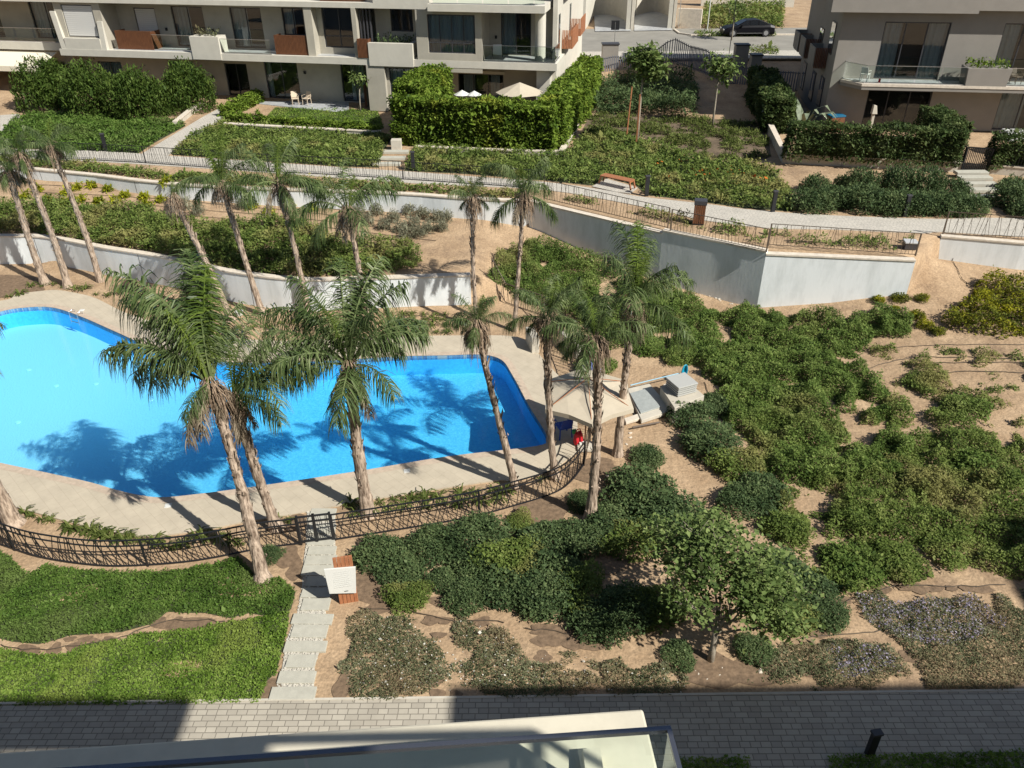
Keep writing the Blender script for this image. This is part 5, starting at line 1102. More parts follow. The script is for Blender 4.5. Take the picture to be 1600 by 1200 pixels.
# side face
f = MB(); f.box(12.2, 12.5, 1.6, 17, 0, HT); f.build('wall', MT['plaster_light'], lb_)
for v0, v1, hh in ((4.0, 7.6, H2+.3), (9.0, 12.2, H2+.4), (4.0, 7.6, H2b+.3), (12.6, 15.6, H2b+.3)): 
    f = MB(); n = int((v1-v0)/.12)
    for k in range(n): f.box(13.2, 13.26, v0+k*.12, v0+k*.12+.085, hh, hh+1.2)
    f.box(12.5, 13.2, v0, v1, hh, hh+.06)
    for k in range(6): f.box(12.55+k*.11, 12.62+k*.11, v0-.03, v0, hh, hh+1.2)
    f.build('louvre_screen', MT['woodlight'], lb_)
for v0 in (2.2, 8.0): MB().box(12.49, 12.52, v0, v0+.8, 3.9, 6.2).build('window', MT['pane'], lb_)
# far left wing: balcony, awning, windows
f = MB(); ops = [(-28.2, -25.6, H2+.2, 6.4), (-34, -31, H2+.2, 6.4)]; wallp(f, -46, -24.2, H2, H3, 3.0, ops); f.quad((-24.2, 1.2, 0), (-24.2, 3.2, 0), (-24.2, 3.2, H3), (-24.2, 1.2, H3)); f.build('wall', MT[PL_], lb_)
for o in ops: window(lb_, *o, 3.0, mull=1, curt=((0, .5),))
glassrail(lb_, [(-40, 1.3), (-25.4, 1.3), (-24.6, 2.0)], H2+.22, H2+1.15)
aw = MB(); aw.hexa([(-40, -.5, 2.2), (-25.9, -.5, 2.2), (-25.6, 1.4, 2.95), (-40, 1.4, 2.95)], [(-40, -.5, 2.26), (-25.9, -.5, 2.26), (-25.6, 1.4, 3.01), (-40, 1.4, 3.01)]); aw.box(-40, -25.9, -.54, -.5, 1.9, 2.27); aw.build('awning', MT['awning'], lb_)
# patio and low planter walls
pt = sheet('patio', PX([(404, 162), (418, 152), (545, 160), (545, 172), (520, 174)], 2.8), 2.81, MT['marble'], thick=.05); tag(pt, kind='structure')
wallrun('garden_wall', PX([(350, 200), (400, 203), (470, 207), (595, 213)], 2.75), 3.0, 2.7, .25, MT['concrete'], 'low cream stone edging below the small lawn', copm='coping')
wallrun('garden_wall', PX([(278, 198), (300, 180), (320, 166)], 2.75), 3.05, 2.7, .25, MT['concrete'], 'low cream stone edging left of the entrance path')
wallrun('garden_wall', PX([(648, 236), (800, 243), (880, 243), (913, 183), (925, 150)], 2.75), 2.98, 2.6, .25, MT['concrete'], 'low cream stone edging at the foot of the tall bright hedge')
mb = MB(); c = at(620, 232, 2.8); mb.boxc((c[0], c[1], 3.05), (.6, .5, .6)); tag(mb.build('stone_pier', MT['concrete'], bevel=.01), 'small cream stone pier left of the bright hedge corner', 'pier')
# ---- RIGHT building
ORX = at(1345, 198, 2.85)
rb = empty('apartment_building', (ORX[0], ORX[1], Z0), rad(-8), 'dark taupe apartment block with a glass balcony and corner planter, at top right', 'building')
TP = 'taupe'
body = MB(); body.box(-2.45, 24, .9, 10.5, 0, 15.6); body.build('wall', MT[TP], rb)
R1, R2, R3, R4 = 2.55, 3.0, 6.75, 7.4
f = MB(); ops = [(.0, 3.9, .1, 2.35), (8.0, 12.0, .1, 2.5)]; wallp(f, -2.45, 24, 0, R1+.4, 0, ops); f.quad((-2.45, 0, 0), (-2.45, 0, 15.6), (-2.45, .95, 15.6), (-2.45, .95, 0)); f.build('wall', MT[TP], rb)
window(rb, *ops[0], 0, mull=2, curt=()); window(rb, *ops[1], 0, mull=2, curt=((0, .4),))
f = MB(); ops = [(.1, 3.95, R2+.05, 6.35), (7.0, 10.5, R2+.05, 6.35)]; wallp(f, -2.45, 24, R1+.4, R4+.1, .004, ops); f.build('wall', MT[TP], rb)
for o in ops: window(rb, *o, .004, mull=2, curt=((0, .3), (.68, 1)))
wallp(f := MB(), -2.45, 24, R4+.1, 15.6, .008, [(2.5, 5.5, R4+1.0, 10.5), (8, 12, R4+1.0, 10.5)]); f.build('wall', MT[TP], rb)
for o in ((2.5, 5.5, R4+1.0, 10.5), (8, 12, R4+1.0, 10.5)): window(rb, *o, .008, mull=2)
# balcony slab with a cut left corner
f = MB(); f.prism([(-.9, -1.6), (24, -1.6), (24, .0), (-1.9, .0), (-1.9, -.35)], R1+.12, R2-.06); f.build('slab', MT[TP], rb)
f = MB(); f.prism([(-.8, -1.52), (24, -1.52), (24, .0), (-1.8, .0), (-1.8, -.35)], R2-.058, R2+.02); f.build('balcony_floor', MT['marble'], rb)
f = MB(); f.prism([(-.93, -1.64), (24, -1.64), (24, -1.5), (-.9, -1.5), (-1.84, -.3), (-1.96, -.36)], R2-.12, R2+.04); f.build('slab_edge', MT['coping'], rb)
glassrail(rb, [(-1.75, .0), (-1.75, -.35), (-.8, -1.45), (5.1, -1.45)], R2+.05, R2+1.05); glassrail(rb, [(7.4, -1.45), (14, -1.45)], R2+.05, R2+1.05)
f = MB(); f.hexa([(5.1, -1.62, R2-.1), (7.4, -1.62, R2-.1), (7.4, -.5, R2-.1), (5.1, -.5, R2-.1)], [(5.0, -1.66, R2+1.05), (7.5, -1.66, R2+1.05), (7.5, -.4, R2+1.05), (5.0, -.4, R2+1.05)]); pq = f.build('planter', MT[TP], rb); leafpot(pq, 5.1, 7.4, -1.6, -.5, R2+1.05, 420, LF['hedge'], .45)
# upper parapet
f = MB(); f.box(-3.4, 5.0, -.85, .9, R3+.2, R4+.25); f.box(5.0, 9.0, -.7, .9, R3+.35, R4+.7); f.box(9.0, 24, -.9, .9, R3+.35, R4+.7); f.box(-3.4, 5.0, -.85, -.65, R4+.25, R4+.8); f.build('parapet', MT[TP], rb)
# side face with red brown balconies
f = MB()
for v0, hh in ((2.2, R2+.3), (5.8, R2+.3), (2.2, R4), (5.8, R4), (8.3, R2+.3)):
    f = MB(); f.box(-3.3, -3.24, v0, v0+1.9, hh, hh+1.15); f.box(-3.24, -2.45, v0, v0+1.9, hh-.12, hh); f.box(-3.24, -2.45, v0+1.84, v0+1.9, hh, hh+1.15)
    s_ = f.build('parapet', MT[TP], rb); f = MB()
    for k in range(8): f.box(-3.22+k*.1, -3.16+k*.1, v0-.05, v0, hh-.1, hh+1.15)
    f.build('louvre_screen', MT['wood'], s_)
for v0, h0_ in ((1.2, 4.2), (4.4, 3.4), (4.4, .6), (8.0, .6), (1.6, .8)):
    f = MB(); f.box(-2.50, -2.455, v0, v0+1.2, h0_, h0_+1.9); wn = f.build('window', MT['framegrey'], rb); MB().quad((-2.51, v0+.08, h0_+.08), (-2.51, v0+1.12, h0_+.08), (-2.51, v0+1.12, h0_+1.82), (-2.51, v0+.08, h0_+1.82)).build('pane', MT['pane'], wn)
# garden wall, fence and gate of the right building
gw = PX([(1190, 188), (1222, 254), (1500, 268)], 2.8); wallrun('garden_wall', gw, 3.25, 2.6, .3, MT['concrete'], 'cream garden wall stepping along below the long clipped dark hedge')
gw2 = PX([(1543, 270), (1600, 275), (1800, 285)], 2.8); wallrun('garden_wall', gw2, 3.2, 2.6, .3, MT['concrete'], 'cream garden wall right of the garden gate')
railing('garden_fence', [(gw[1][0], gw[1][1]+.05), (gw[2][0], gw[2][1]+.05)], 3.3, .9, 'black metal fence standing before the long clipped hedge', MT['blackmetal'], .14, .0, posts=2.0, rails=(0, 1), seed=31, cat='fence')
railing('garden_fence', gw2[:2], 3.25, .9, 'black metal fence right of the garden gate at the edge', MT['blackmetal'], .14, .0, posts=2.0, rails=(0, 1), seed=32, cat='fence')
gg = PX([(1502, 267), (1541, 270)], 2.85); gt = empty('garden_gate', (0, 0, 0), 0, 'black slatted garden gate at the top of the short steps', 'gate'); mb = MB(); a = Vector((*gg[0], 2.9)); b = Vector((*gg[1], 2.9)); u = Vector((0, 0, 1.25))
mb.bar(a, a+u, .07); mb.bar(b, b+u, .07); mb.bar(a+u, b+u, .06); mb.bar(a+u*.05, b+u*.05, .06); mb.build('gate_frame', MT['blackmetal'], gt); mb = MB()
for k in range(1, 14): mb.bar(a.lerp(b, k/14)+u*.05, a.lerp(b, k/14)+u, .03)
mb.build('slats', MT['blackmetal'], gt)
# ---- ramp walls across the road
rw = empty('ramp_wall', (0, 0, 0), 0, 'curved tan retaining walls around the two garage ramps beyond the road', 'wall')
def vwall(pl, z0, z1, th, m, nm_, par):
    b = offs(pl, th); mb = MB(); V = []
    for p, q in zip(pl, b): V += [(*p, z0), (*q, z0), (*q, z1), (*p, z1)]
    fs = [(4*i+k, 4*i+(k+1) % 4, 4*i+4+(k+1) % 4, 4*i+4+k) for i in range(len(pl)-1) for k in range(4)]+[(0, 1, 2, 3), (4*len(pl)-1, 4*len(pl)-2, 4*len(pl)-3, 4*len(pl)-4)]
    mb.add(V, fs); return mb.build(nm_, MT[m], par)
vwall(smooth(PX([(928, 24), (945, 23), (965, 26), (978, 34), (985, 46)], 4.2), 5), 4.1, 8.6, .3, 'concrete', 'curved_wall', rw)
vwall(smooth(PX([(994, 24), (1012, 19), (1030, 19), (1044, 26), (1050, 44)], 4.2), 5), 4.1, 8.6, .3, 'concrete', 'curved_wall', rw)
vwall(PX([(914, 45), (930, 22)], 4.2), 4.1, 7.4, .4, 'plaster_light', 'fin_wall', rw); vwall(PX([(984, 46), (992, 24)], 4.2), 4.1, 7.6, .4, 'plaster_light', 'fin_wall', rw)
vwall(PX([(1049, 44), (1055, 24)], 4.2), 4.1, 7.2, .4, 'plaster_light', 'fin_wall', rw); 
vwall(PX([(1056, 42), (1094, 44)], 4.2), 4.1, 5.9, .4, 'coping', 'stone_bank', rw); vwall(PX([(1095, 8), (1240, 10)], 4.2), 4.1, 8, .4, 'plaster_light', 'back_wall', rw); vwall(PX([(780, 8), (930, 16)], 4.2), 4.1, 9, .4, 'plaster_light', 'back_wall', rw)
# slatted dark fence, wavy top
def slatfence(pxs, label):
    t = empty('slatted_fence', (0, 0, 0), 0, label, 'fence'); P = [(*ax(x, yb, zb), zb, h_) for x, yb, zb, h_ in pxs]
    mb = MB(); rl = MB()
    for a, b in zip(P, P[1:]):
        a_ = Vector((a[0], a[1], 0)); b_ = Vector((b[0], b[1], 0)); n = max(1, int((b_-a_).length/.17))
        for k in range(n):
            s = k/n; p = a_.lerp(b_, s); q = a_.lerp(b_, s+.62/n); z0_ = a[2]+(b[2]-a[2])*s; h_ = a[3]+(b[3]-a[3])*s; mb.bar((*p.xy, z0_), (*p.xy, z0_+h_), .07, .03)
        for fz in (.08, .93): rl.bar((a[0], a[1]+.05, a[2]+a[3]*fz), (b[0], b[1]+.05, b[2]+b[3]*fz), .05)
    tag(mb.build('slats', mat('slatmetal', (.15, .16, .19), .5), t), kind='stuff'); rl.build('rail', MT['blackmetal'], t)
slatfence([(928, 128, 2.9, 1.7), (955, 122, 3.1, 1.7), (990, 118, 3.2, 1.5), (1020, 110, 3.4, 1.5), (1040, 102, 3.7, 1.9), (1052, 98, 3.9, 1.9), (1075, 106, 3.7, 1.7), (1100, 115, 3.6, 1.8), (1130, 130, 3.2, 1.6), (1170, 138, 2.9, 1.5), (1215, 143, 2.85, 1.5), (1250, 145, 2.85, 1.5)], 'dark slatted metal fence with a dipping wavy top in front of the road')
for (x, y, w1, h1_, lb) in [(952, 100, 1.6, 1.7, 'grey gate pillar left, beside the black sign'), (1155, 104, 1.3, 1.8, 'grey gate pillar right, beside the dark lamp post'), (1178, 112, 1.0, 1.4, 'lower grey pillar to the right of the tall one')]:
    c = at(x, y, 4.0); m_ = MB(); m_.boxc((c[0], c[1], 3.3+h1_/2), (w1*.8, .7, h1_+1)); pp = m_.build('pillar_body', MT['taupe']); e = empty('gate_pillar', (0, 0, 0), 0, lb, 'pillar'); pp.parent = e
    m_ = MB(); m_.boxc((c[0], c[1], 3.3+h1_+.55), (w1*.8+.12, .82, .1)); m_.build('cap', MT['framegrey'], e)
# ---- own building: balcony below the camera, and the mass behind that casts the shade
A = np.array(at(1005, 1107, 11.2)); B = np.array(at(0, 1175, 11.2)); th = math.atan2(A[1]-B[1], A[0]-B[0])
bal = empty('near_balcony', (A[0], A[1], 0), th, 'cream balcony with a glass railing just below, at the bottom edge', 'balcony')
MT['creamplaster'] = mat('creamplaster', (.60, .55, .43), .9, .06, 3, bump=.0015, bscale=220)
# local: x leftwards negative from corner, y towards building negative
m_ = MB(); m_.box(-12, 0, -3.6, 0, 10.9, 11.2); m_.build('balcony_slab', MT['creamplaster'], bal, bevel=.02)
m_ = MB(); 
rc = at(1045, 1137, 12.25); Cc, Ss = math.cos(-th), math.sin(-th); rx = (rc[0]-A[0])*Cc-(rc[1]-A[1])*Ss; ry = (rc[0]-A[0])*Ss+(rc[1]-A[1])*Cc
RXL, RYL = rx, ry
gl = MB(); cp_ = MB()
def lc(x, y, z): return (x, y, z)
for x0, x1 in ((RXL-11.5, RXL-5.5), (RXL-5.48, RXL-2.05), (RXL-2.03, RXL)): gl.quad((x0, RYL, 11.25), (x1, RYL, 11.25), (x1, RYL, 12.22), (x0, RYL, 12.22))
gl.quad((RXL, RYL, 11.25), (RXL, RYL-2.6, 11.25), (RXL, RYL-2.6, 12.22), (RXL, RYL, 12.22)); g_ = gl.build('glass_railing', MT['glass'], bal)
cp_.box(RXL-11.5, RXL+.014, RYL-.014, RYL+.014, 12.22, 12.25); cp_.box(RXL-.014, RXL+.014, RYL-2.6, RYL-.015, 12.222, 12.252); cp_.build('rail', mat('darksteel', (.22, .23, .26), .25, metal=.8), g_)
cl = MB(); cl.box(RXL-.10, RXL+.01, RYL-.22, RYL-.18, 11.9, 11.94); cl.box(RXL-.06, RXL-.02, RYL-.26, RYL-.14, 11.78, 11.9); cl.build('glass_clamp', MT['steel'], g_)
m_ = MB(); m_.hexa([(-.62, -2.6, 11.2), (-.5, -2.6, 11.2), (-.38, -.35, 11.2), (-.5, -.35, 11.2)], [(-.62, -2.6, 11.55), (-.5, -2.6, 11.55), (-.38, -.35, 11.3), (-.5, -.35, 11.3)]); m_.build('upstand', MT['creamplaster'], bal)
# own building mass behind and above the camera ; upper slabs and wing added to shape the shade
ob = empty('apartment_building', (0, -8, 0), 0, 'the apartment block the view is taken from, above the near balcony', 'building')
m_ = MB(); m_.box(-45, 22, -14, 5.4, 0, 17.6); m_.build('wall', MT['plaster'], ob)
m_ = MB(); m_.box(-45, 4.2, 5.4, 8.72, 18.0, 18.25); m_.box(4.2, 8.05, 7.45, 8.72, 18.0, 18.25); m_.box(14.3, 50, 5.4, 8.98, 18.0, 18.25); m_.box(-45, -16, 5.4, 11.5, 10.9, 11.2); m_.box(16, 45, 5.4, 11.5, 7.4, 7.6); m_.box(-14, 5, 5.4, 8.0, 14.5, 14.7); m_.build('slab', MT['plaster'], ob)  # unseen slabs; the upper ones are blockers added to shape the path's shade
m_ = MB(); m_.box(28.5, 52, 5.41, 15.1, 13.9, 17.4); m_.build('shade_wing', MT['plaster'], ob)  # unseen block, added and sized to throw the dark patch on the right slope
m_ = MB(); m_.bar((.75, 8.55, 15.8), (4.15, 8.6, 15.8), .07, .05); m_.bar((4.15, 8.6, 15.8), (4.15, 5.4, 15.8), .07, .05); m_.bar((4.15, 8.6, 14.6), (4.15, 8.6, 15.8), .05, .05); m_.bar((.75, 8.55, 14.6), (.75, 8.55, 15.8), .05, .05); gq = m_.build('rail', MT['steel'], ob)
# ================================================================== OBJECTS
# parasol by the pool
c = at(918, 612, 2.3); um = empty('parasol', (c[0], c[1], 0.04), 0, 'large beige parasol at the right end of the pool', 'parasol')
cv = MB(); n = 6; R_ = 1.62; top = (0, 0, 2.62); ring = [(R_*math.cos(2*math.pi*(k+.5)/n)*1, R_*math.sin(2*math.pi*(k+.5)/n)*1.05, 2.15) for k in range(n)]
for k in range(n):
    a = ring[k]; b = ring[(k+1) % n]; md = ((a[0]+b[0])*.48, (a[1]+b[1])*.48, 2.19); q = [tuple(.5*(p[i]+top[i])-(.0 if i < 2 else .03) for i in range(3)) for p in (a, b)]
    mq = tuple(.5*(md[i]+top[i])-(0 if i < 2 else .07) for i in range(3))
    bs = len(cv.v); cv.add([top, q[0], q[1], mq, a, md, b], [(0, 1, 3), (0, 3, 2), (1, 4, 5, 3), (3, 5, 6, 2)])
    cv.quad(a, md, (md[0]*1.005, md[1]*1.005, 2.04), (a[0]*1.005, a[1]*1.005, 2.0)); cv.quad(md, b, (b[0]*1.005, b[1]*1.005, 2.0), (md[0]*1.005, md[1]*1.005, 2.04))
cv.build('canopy', MT['canvas'], um)
MB().cyl((0, 0, 0), .025, 2.70, 10).build('pole', MT['woodlight'], um); MB().cyl((0, 0, 2.69), .05, .1, 10, .02).build('finial', MT['canvas'], um); m_ = MB(); m_.boxc((0, 0, .05), (.5, .5, .1)); m_.build('base', MT['concrete'], um, bevel=.01)
for k in range(n): MB().bar((0, 0, 2.8), (ring[k][0]*.98, ring[k][1]*.98, 2.12), .02).build('rib', MT['woodlight'], um)
# blue plastic chair and pile under it
def chair(name, c, rz, m, lab, s=1.0, legs=True):
    e = empty(name, c, rz, lab, 'chair'); e.scale = (s, s, s)
    q = MB(); q.box(-.24, .24, -.22, .24, .40, .44); q.build('seat', m, e, bevel=.01); q = MB(); q.hexa([(-.23, .22, .46), (.23, .22, .46), (.23, .25, .46), (-.23, .25, .46)], [(-.2, .34, .86), (.2, .34, .86), (.2, .37, .86), (-.2, .37, .86)]); q.build('backrest', m, e, bevel=.01)
    for x in (-.21, .21):
        for y in (-.19, .21): MB().bar((x*1.1, y*1.1, 0), (x, y, .40), .035).build('leg', m, e)
        MB().tube([(x*1.15, -.18, .42), (x*1.2, -.18, .62), (x*1.2, .2, .64), (x, .3, .66)], .018, 6).build('armrest', m, e)
    return e
c = at(880, 680, .06); chair('plastic_chair', c, rad(200), MT['blue'], 'blue plastic chair in the shade under the beige parasol')
c = at(903, 693, .06); e = empty('rescue_bag', c, .3, 'red bag with a green corner beside the blue chair', 'bag'); q = MB(); q.hexa([(-.17, -.12, .02), (.17, -.12, .02), (.15, .12, .02), (-.15, .12, .02)], [(-.13, -.08, .48), (.14, -.1, .44), (.12, .08, .5), (-.11, .09, .46)]); q.build('bag_body', MT['red'], e, bevel=.04); q = MB(); q.tube([(-.1, 0, .46), (-.05, 0, .6), (.05, 0, .6), (.1, 0, .46)], .018, 6); q.build('strap', MT['red'], e)
q = MB(); q.box(-.2, -.05, .0, .12, .42, .56); q.build('green_flap', mat('green', (.02, .25, .08), .5), e, bevel=.02); q = MB(); q.box(-.02, .2, -.2, -.13, .0, .16); q.build('white_tray', MT['white'], e, bevel=.01)
c = at(925, 588, .06); e = empty('plastic_sack', c, 0, 'pale blue plastic sack behind the parasol, by the bar fence', 'sack')
bm = bmesh.new(); bmesh.ops.create_icosphere(bm, subdivisions=3, radius=.42)
for v in bm.verts: k = 1+.18*math.sin(v.co.x*11+v.co.z*7)+.12*math.sin(v.co.y*17); v.co = Vector((v.co.x*k*.9, v.co.y*k*.7, max(v.co.z*k+.3, 0)))
me = bpy.data.meshes.new('sack_body'); bm.to_mesh(me); me.materials.append(mat('sackblue', (.22, .28, .62), .35, .3, 8)); o = bpy.data.objects.new('sack_body', me); COL.objects.link(o); o.parent = e
q = MB(); q.cyl((.05, 0, .62), .07, .16, 8, .14); q.build('tied_neck', MT['white'], e)
# pool net
p0 = at(985, 602, .35); p1 = at(1062, 583, .45); e = empty('pool_net', (0, 0, 0), 0, 'long pool net with a turquoise head lying on the sand behind the parasol', 'pool net')
MT['tq'] = mat('turquoise', (.01, .28, .42), .4)
MB().tube([p0, p1], .022, 8).build('pole', mat('poleblue', (.35, .55, .65), .35, metal=.3), e); c = Vector(at(1070, 582, .5)); ht = [(c.x+.18*math.cos(a)*.7, c.y+.10*math.cos(a)+.05, c.z+.30*math.sin(a)) for a in [2*math.pi*k/16 for k in range(17)]]
MB().tube(ht, .025, 6).build('hoop', MT['tq'], e); q = MB(); q.add(ht[:-1]+[(c.x+.05, c.y+.25, c.z)], [(k, (k+1) % 16, 16) for k in range(16)]); q.build('net', MT['tq'], e)
# entrance blocks beside the deck
for (x, y, w_, d_, h_, r_, lb) in [(832, 549, .32, 1.0, .75, .25, 'cream concrete block at the deck corner, left of the slatted steps'), (893, 556, .35, 1.5, .6, .45, 'cream concrete side block right of the slatted steps')]:
    c = at(x, y, 0); m_ = MB(); m_.boxc((c[0], c[1]+d_*.3, h_/2), (w_, d_, h_), r_); tag(m_.build('concrete_block', MT['concrete'], bevel=.015), lb, 'concrete block')
# utility plinth with vent, hatch and slabs
def rbox(name, m, q4, z0, h, label=None, cat=None, parent=None, bevel=.01, kind=None):
    P = PX(q4, z0); o = MB(); o.hexa([(*p, 0) for p in P], [(*p, h) for p in P])
    cx = sum(p[0] for p in P)/4; cyy = sum(p[1] for p in P)/4; o.v = [(v[0]-cx, v[1]-cyy, v[2]) for v in o.v]; ob_ = o.build(name, m, parent, bevel=bevel); ob_.location = (cx, cyy, z0); return tag(ob_, label, cat, kind=kind)
pl_ = rbox('vent_plinth', MT['slab_cream'], [(1052, 656), (1098, 636), (1064, 606), (1030, 622)], .1, .5, 'square cream concrete plinth among the shrubs, under the vent box', 'plinth', bevel=.015)
c = (pl_.location.x+.03, pl_.location.y+.12, .60); MT['ventgrey'] = mat('ventgrey', (.42, .42, .39), .5); ve = empty('vent_box', c, rad(24), 'white louvred metal vent box on the cream plinth', 'vent'); q = MB(); q.box(-.42, .42, -.42, .42, .36, .42); q.build('lid', MT['ventgrey'], ve, bevel=.01); q = MB(); q.box(-.34, .34, -.34, .34, 0, .36); q.build('core', MT['framegrey'], ve); q = MB()
for k in range(4): q.box(-.4, .4, -.4, .4, .03+k*.085, .07+k*.085)
q.build('louvres', MT['ventgrey'], ve)
rbox('hatch_slab', MT['concrete'], [(1002, 662), (1050, 646), (1014, 604), (980, 612)], .05, .14, 'flat cream slab around the pump hatch', 'slab')
rbox('pump_hatch', MT['steel'] if 0 else mat('hatchgrey', (.33, .35, .33), .5, .1, 8), [(1001, 647), (1032, 637), (1008, 609), (984, 616)], .19, .05, 'pale grey metal hatch lying on the cream slab', 'hatch')
rbox('concrete_sill', MT['coping'], [(978, 664), (1010, 654), (1002, 648), (975, 657)], .05, .10, 'thin cream kerb stone below the pump hatch', 'kerb stone')
rbox('junction_box', MT['slabstone'], [(1050, 662), (1064, 656), (1056, 649), (1043, 654)], .05, .2, 'small pale box on the sand beside the plinth', 'box')
rbox('pipe_slab', MT['coping'], [(1040, 612), (1052, 606), (1046, 600), (1036, 604)], .05, .1, 'little pale stone behind the vent plinth', 'stone')
q = MB(); q.tube([at(988, 668, .12), at(1030, 660, .12)], .035, 8); tag(q.build('pipe', MT['bronze']), 'short brown pipe lying along the pump slab', 'pipe')
# sign board by the stepping stones
b0 = ax(546, 942, 0); sg = empty('information_sign', (b0[0], b0[1], 0), rad(12), 'white tilted notice panel on a slatted brown wooden post beside the stepping stones', 'sign')
q = MB()
for k in range(5): q.box(-.25+k*.10, -.16+k*.10, .0, .06, 0, 1.65)
q.build('wooden_slats', MT['woodlight'], sg, bevel=.004); q = MB(); q.box(-.24, .24, .061, .10, .2, .28); q.box(-.24, .24, .061, .10, 1.3, 1.38); q.build('crossbar', MT['wood'], sg)
q = MB(); q.hexa([(-.46, -.10, .55), (.22, -.10, .42), (.22, -.06, .42), (-.46, -.06, .55)], [(-.50, -.05, 1.38), (.30, -.05, 1.30), (.30, -.01, 1.30), (-.50, -.01, 1.38)]); bd = q.build('panel', MT['white'], sg, bevel=.004)
q = MB()
for k in range(9): q.boxc((-.10, -.094+k*.0045, .72+k*.062), (.44-.04*(k % 3), .006, .008))
q.build('text_lines', mat('greytext', (.45, .45, .42), .7), bd); q = MB(); q.boxc((-.02, -.108, .56), (.1, .008, .015)); q.build('mark', MT['dark'], bd)
# bollards
def bollard(x, y, z, h, label, s=.16, grp=None):
    c = at(x, y, z); e = empty('bollard_light', c, rad(10), label, 'bollard', grp); q = MB(); q.boxc((0, 0, h*.5), (s, s*.6, h)); q.build('post', MT['blackmetal'], e, bevel=.008); q = MB(); q.boxc((0, 0, h+.031), (s+.04, s*.6+.04, .06)); q.build('cap', MT['framegrey'], e); return e
for x, y, lb in [(166, 236, 'black bollard in the ground cover below the tall leafy shrubs'), (646, 266, 'black bollard beside the steps between garden beds'), (1010, 306, 'black bollard right of the bench'), (1207, 331, 'black bollard at the end of the bench bed'), (1413, 338, 'black bollard in front of the rounded dark bushes')]:
    bollard(x, y, 2.77, 1.0, lb, .2)
bollard(1358, 1178, .03, .72, 'black bollard light in the shade at the bottom right', .19)
# litter bin
c = at(1091, 349, 2.78); e = empty('litter_bin', c, rad(-12), 'brown slatted litter bin with a dark top on the promenade', 'litter bin'); q = MB(); q.box(-.26, .26, -.2, .2, .0, .06); q.build('base', MT['framegrey'], e, bevel=.01); q = MB(); q.box(-.29, .29, -.23, .23, .95, 1.15); q.build('top', MT['framegrey'], e, bevel=.01); q = MB()
for k in range(6): q.box(-.26+k*.088, -.185+k*.088, -.215, .215, .06, .95)
q.build('slats', MT['wood'], e)
# bench
a = at(940, 284, 2.82); b = at(986, 294, 2.82); th2 = math.atan2(b[1]-a[1], b[0]-a[0]); ln = math.hypot(b[0]-a[0], b[1]-a[1]); e = empty('bench', ((a[0]+b[0])/2, (a[1]+b[1])/2-.2, 2.84), th2, 'backless orange brown wooden bench on a small paved pad', 'bench')
q = MB()
for k in range(5): q.box(-ln/2, ln/2, -.25+k*.105, -.155+k*.105, .42, .46)
q.build('seat', MT['woodlight'], e); 
for x in (-ln/2+.05, ln/2-.05):
    for y in (-.2, .22): MB().bar((x+(.12 if x > 0 else -.12), y, 0), (x, y, .42), .07).build('leg', MT['woodlight'], e)
    MB().bar((x, -.2, .38), (x, .22, .38), .06).build('stretcher', MT['woodlight'], e)
# valve box behind the railing
c = at(1420, 388, 2.76); e = empty('valve_box', c, rad(-8), 'grey plastic valve box with a pale lid in the dirt behind the railing', 'box'); q = MB(); q.box(-.25, .25, -.2, .2, 0, .28); q.build('box_body', MT['framegrey'], e, bevel=.02); q = MB(); q.box(-.28, .28, -.23, .23, .28, .36); q.build('lid', mat('lid', (.45, .46, .46), .5), e, bevel=.02)
# deck lids
for x, y, lb in [(128, 485, 'square white skimmer lid on the deck at upper left'), (263, 790, 'square white skimmer lid on the lower deck left of the twin palms'), (636, 736, 'square white skimmer lid on the lower deck right of the large palm')]:
    c = at(x, y, .052); q = MB(); q.boxc((0, 0, .006), (.2, .2, .014), .2); q.boxc((0, 0, .016), (.15, .15, .006), .2); o = q.build('skimmer_lid', MT['white']); o.location = c; tag(o, lb, 'lid')
c = at(118, 492, .05); e = empty('pool_ladder', c, rad(-25), 'pair of thin metal grab rails at the upper left pool edge', 'pool ladder')
for x in (-.25, .25): MB().tube([(x, .2, 0), (x, .18, .12), (x, .05, .18), (x, -.1, .14), (x, -.13, -.4)], .014, 8).build('rail', MT['steel'], e)
for k in range(2): MB().bar((-.25, -.13, -.1-.2*k), (.25, -.13, -.1-.2*k), .05, .02).build('rung', MT['steel'], e)
c = at(374, 492, 0); e = empty('white_container', c, 0, 'small white round container at the foot of the brown crowned palm', 'container'); q = MB(); q.cyl((0, 0, 0), .16, .18, 14, .19); q.build('bucket', MT['white'], e); q = MB(); q.tube([(-.19, 0, .18), (0, .05, .3), (.19, 0, .18)], .01, 5); q.build('handle', MT['steel'], e)
# patio chairs
c = at(462, 163, 2.85); MT['chairwood'] = mat('chairwood', (.55, .45, .33), .6); chair('patio_chair', c, rad(20), MT['chairwood'], 'left of two pale patio chairs by the sliding door'); c = at(480, 163, 2.85); chair('patio_chair', c, rad(-25), MT['chairwood'], 'right of two pale patio chairs by the sliding door')
